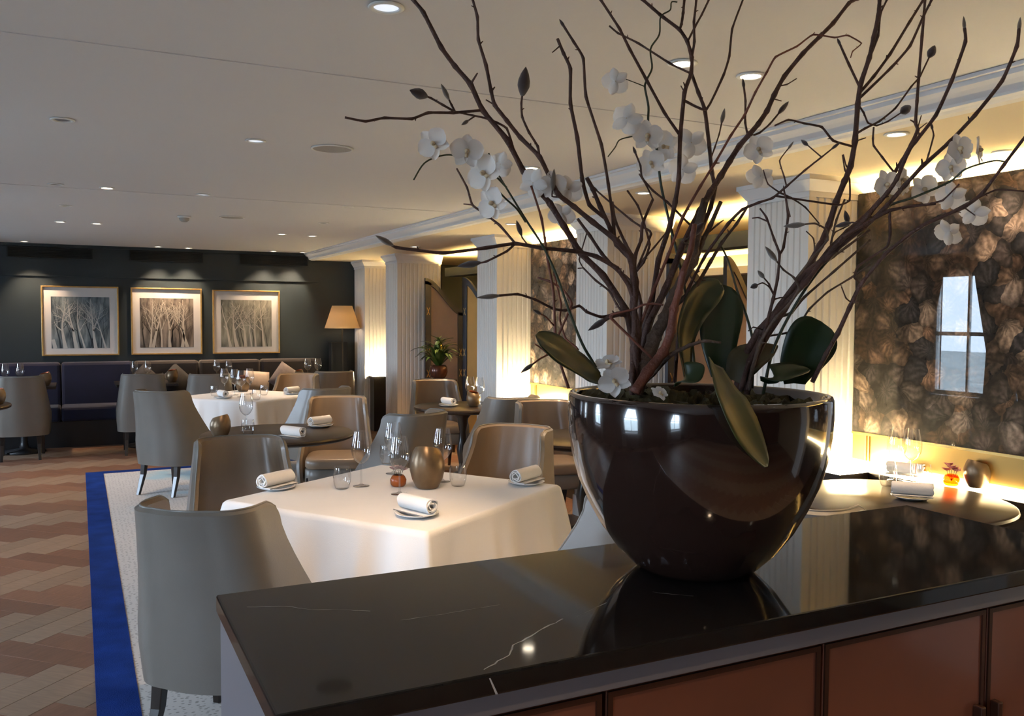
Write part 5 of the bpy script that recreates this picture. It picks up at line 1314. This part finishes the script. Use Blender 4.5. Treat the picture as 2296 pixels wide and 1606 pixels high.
LIT = [((240, 421), None, 1.0, 'over the parquet by the rug edge'), ((135, 497), None, 1.0, 'first of the pair over the parquet aisle'), ((217, 501), None, 1.0, 'second of the pair over the parquet aisle'),
       ((781, 463), None, 1.0, 'first of the pair before the cornice'), ((866, 469), None, 1.0, 'second of the pair before the cornice'), ((632, 525), None, 1.0, 'first of the pair over the farther white table'), ((700, 529), None, 1.0, 'second of the pair over the farther white table'),
       ((54, 541), (-0.4, 11.85, 1.0), 2.0, 'at the dark wall by the first air vent'), ((354, 553), (0.95, 11.86, 1.3), 2.0, 'at the dark wall above the brown print'), ((422, 556), (1.25, 11.86, 1.2), 2.0, 'at the dark wall beside the middle vent'),
       ((602, 567), (2.1, 11.86, 1.3), 2.0, 'at the dark wall above the olive print'), ((664, 570), (2.4, 11.86, 1.4), 2.0, 'at the dark wall near the lamp corner'), ((1531, 141), None, 1.0, 'behind the tall branches, first of its pair'), ((1683, 169), None, 1.0, 'behind the red hooked twig, second of its pair')]
for (x, y), aim, k, l in LIT:
    p = pz(x, y, CEIL-0.001); py_ = min(p.y, 11.66)
    loc = (p.x, py_, CEIL-0.001)
    d_on.put(loc, 0, 'round lit ceiling downlight ' + l, 'downlight', 'ceiling downlights')
    spot(loc, aim or (loc[0], loc[1], 0), SPOT_W*k)
for (x, y), aim, k, l in (((866, 15), (0.90, 3.45, 0.75), 2.3, 'angled to the front white table'), ((573, 315), (1.15, 5.6, 0.75), 0.8, 'angled to the round table'), ((455, 436), (1.3, 8.3, 0.75), 0.8, 'faint one beyond the first ceiling speaker')):
    p = pz(x, y, CEIL-0.001)
    d_dim.put((p.x, p.y, p.z), 0, 'recessed gimbal downlight ' + l, 'downlight', 'gimbal downlights', 1.0)
    spot((p.x, p.y, p.z), aim, SPOT_W*k, 44)
for (x, y), l in (((140, 268), 'near the ceiling band by the windows'), ((125, 413), 'small one by the windows'), ((147, 461), 'before the lit pair over the parquet'), ((726, 500), 'between the lit pairs before the cornice')):
    p = pz(x, y, CEIL-0.001); d_off.put((p.x, p.y, p.z), 0, 'switched-off ceiling downlight ' + l, 'downlight', 'switched-off downlights')
for (x, y), k, l in (((1443, 432), 2.0, 'over the opening behind the branches'), ((2010, 300), 0.6, 'before the near mural bay'), ((930, 553), 2.2, 'over the opening by the leafy plant'), ((1146, 502), 2.4, 'before the middle mural bay'), ((2250, 340), 0.6, 'close above the near mural')):
    p = pz(x, y, SOFF-0.001)
    d_on.put((p.x, p.y, p.z), 0, 'round soffit downlight ' + l, 'downlight', 'soffit downlights'); spot((p.x, p.y, p.z), (p.x, p.y, 0), SPOT_W*k)
# fittings outside the picture that light the near part of the room
for x, y, l in ((2.3, 4.4, 'over the pier side of the front white table'), (0.75, 0.4, 'over the sideboard front'), (1.9, 0.4, 'over the sideboard end'), (0.75, -1.6, 'behind the sideboard')):
    d_on.put((x, y, CEIL-0.001), 0, 'round lit ceiling downlight ' + l, 'downlight', 'ceiling downlights'); spot((x, y, CEIL-0.001), (x, y, 0), SPOT_W)
for x, y, l in ((5.2, 9.0, 'behind the leafy plant'), (5.2, 4.6, 'behind the tall branches')):
    d_on.put((x, y, SOFF-0.001), 0, 'round lit downlight in the passage ' + l, 'downlight', 'passage downlights'); spot((x, y, SOFF-0.001), (x, y, 0), SPOT_W*1.5, 110)
for (x, y), r_, l in (((745, 333), 0.105, 'before the branch tip'), ((520, 487), 0.105, 'over the farther white table')):
    p = pz(x, y, CEIL-0.001); sp = empty('ceiling_speaker', (p.x, p.y, p.z))
    MB().lathe([(r_*0.9, 0), (r_, 0), (r_, -0.005), (r_*0.92, -0.007), (r_*0.9, -0.003)], 36).build('rim', M['white'], sp, smooth=True)
    MB().lathe([(0, -0.004), (r_*0.9, -0.004)], 36).build('grille', M['mesh'], sp)
    tag(sp, 'round ceiling speaker ' + l, 'speaker')
p = pz(413, 485, CEIL-0.001); sd = empty('smoke_detector', (p.x, p.y, p.z))
MB().lathe([(0, 0), (0.055, 0), (0.055, -0.012), (0.045, -0.016), (0, -0.016)], 24).build('base', M['white'], sd, smooth=True)
MB().lathe([(0.042, -0.016), (0.038, -0.035), (0.022, -0.048), (0, -0.05)], 24).build('sensor_dome', M['mesh'], sd, smooth=True)
tag(sd, 'small domed smoke detector hanging from the ceiling', 'smoke detector')
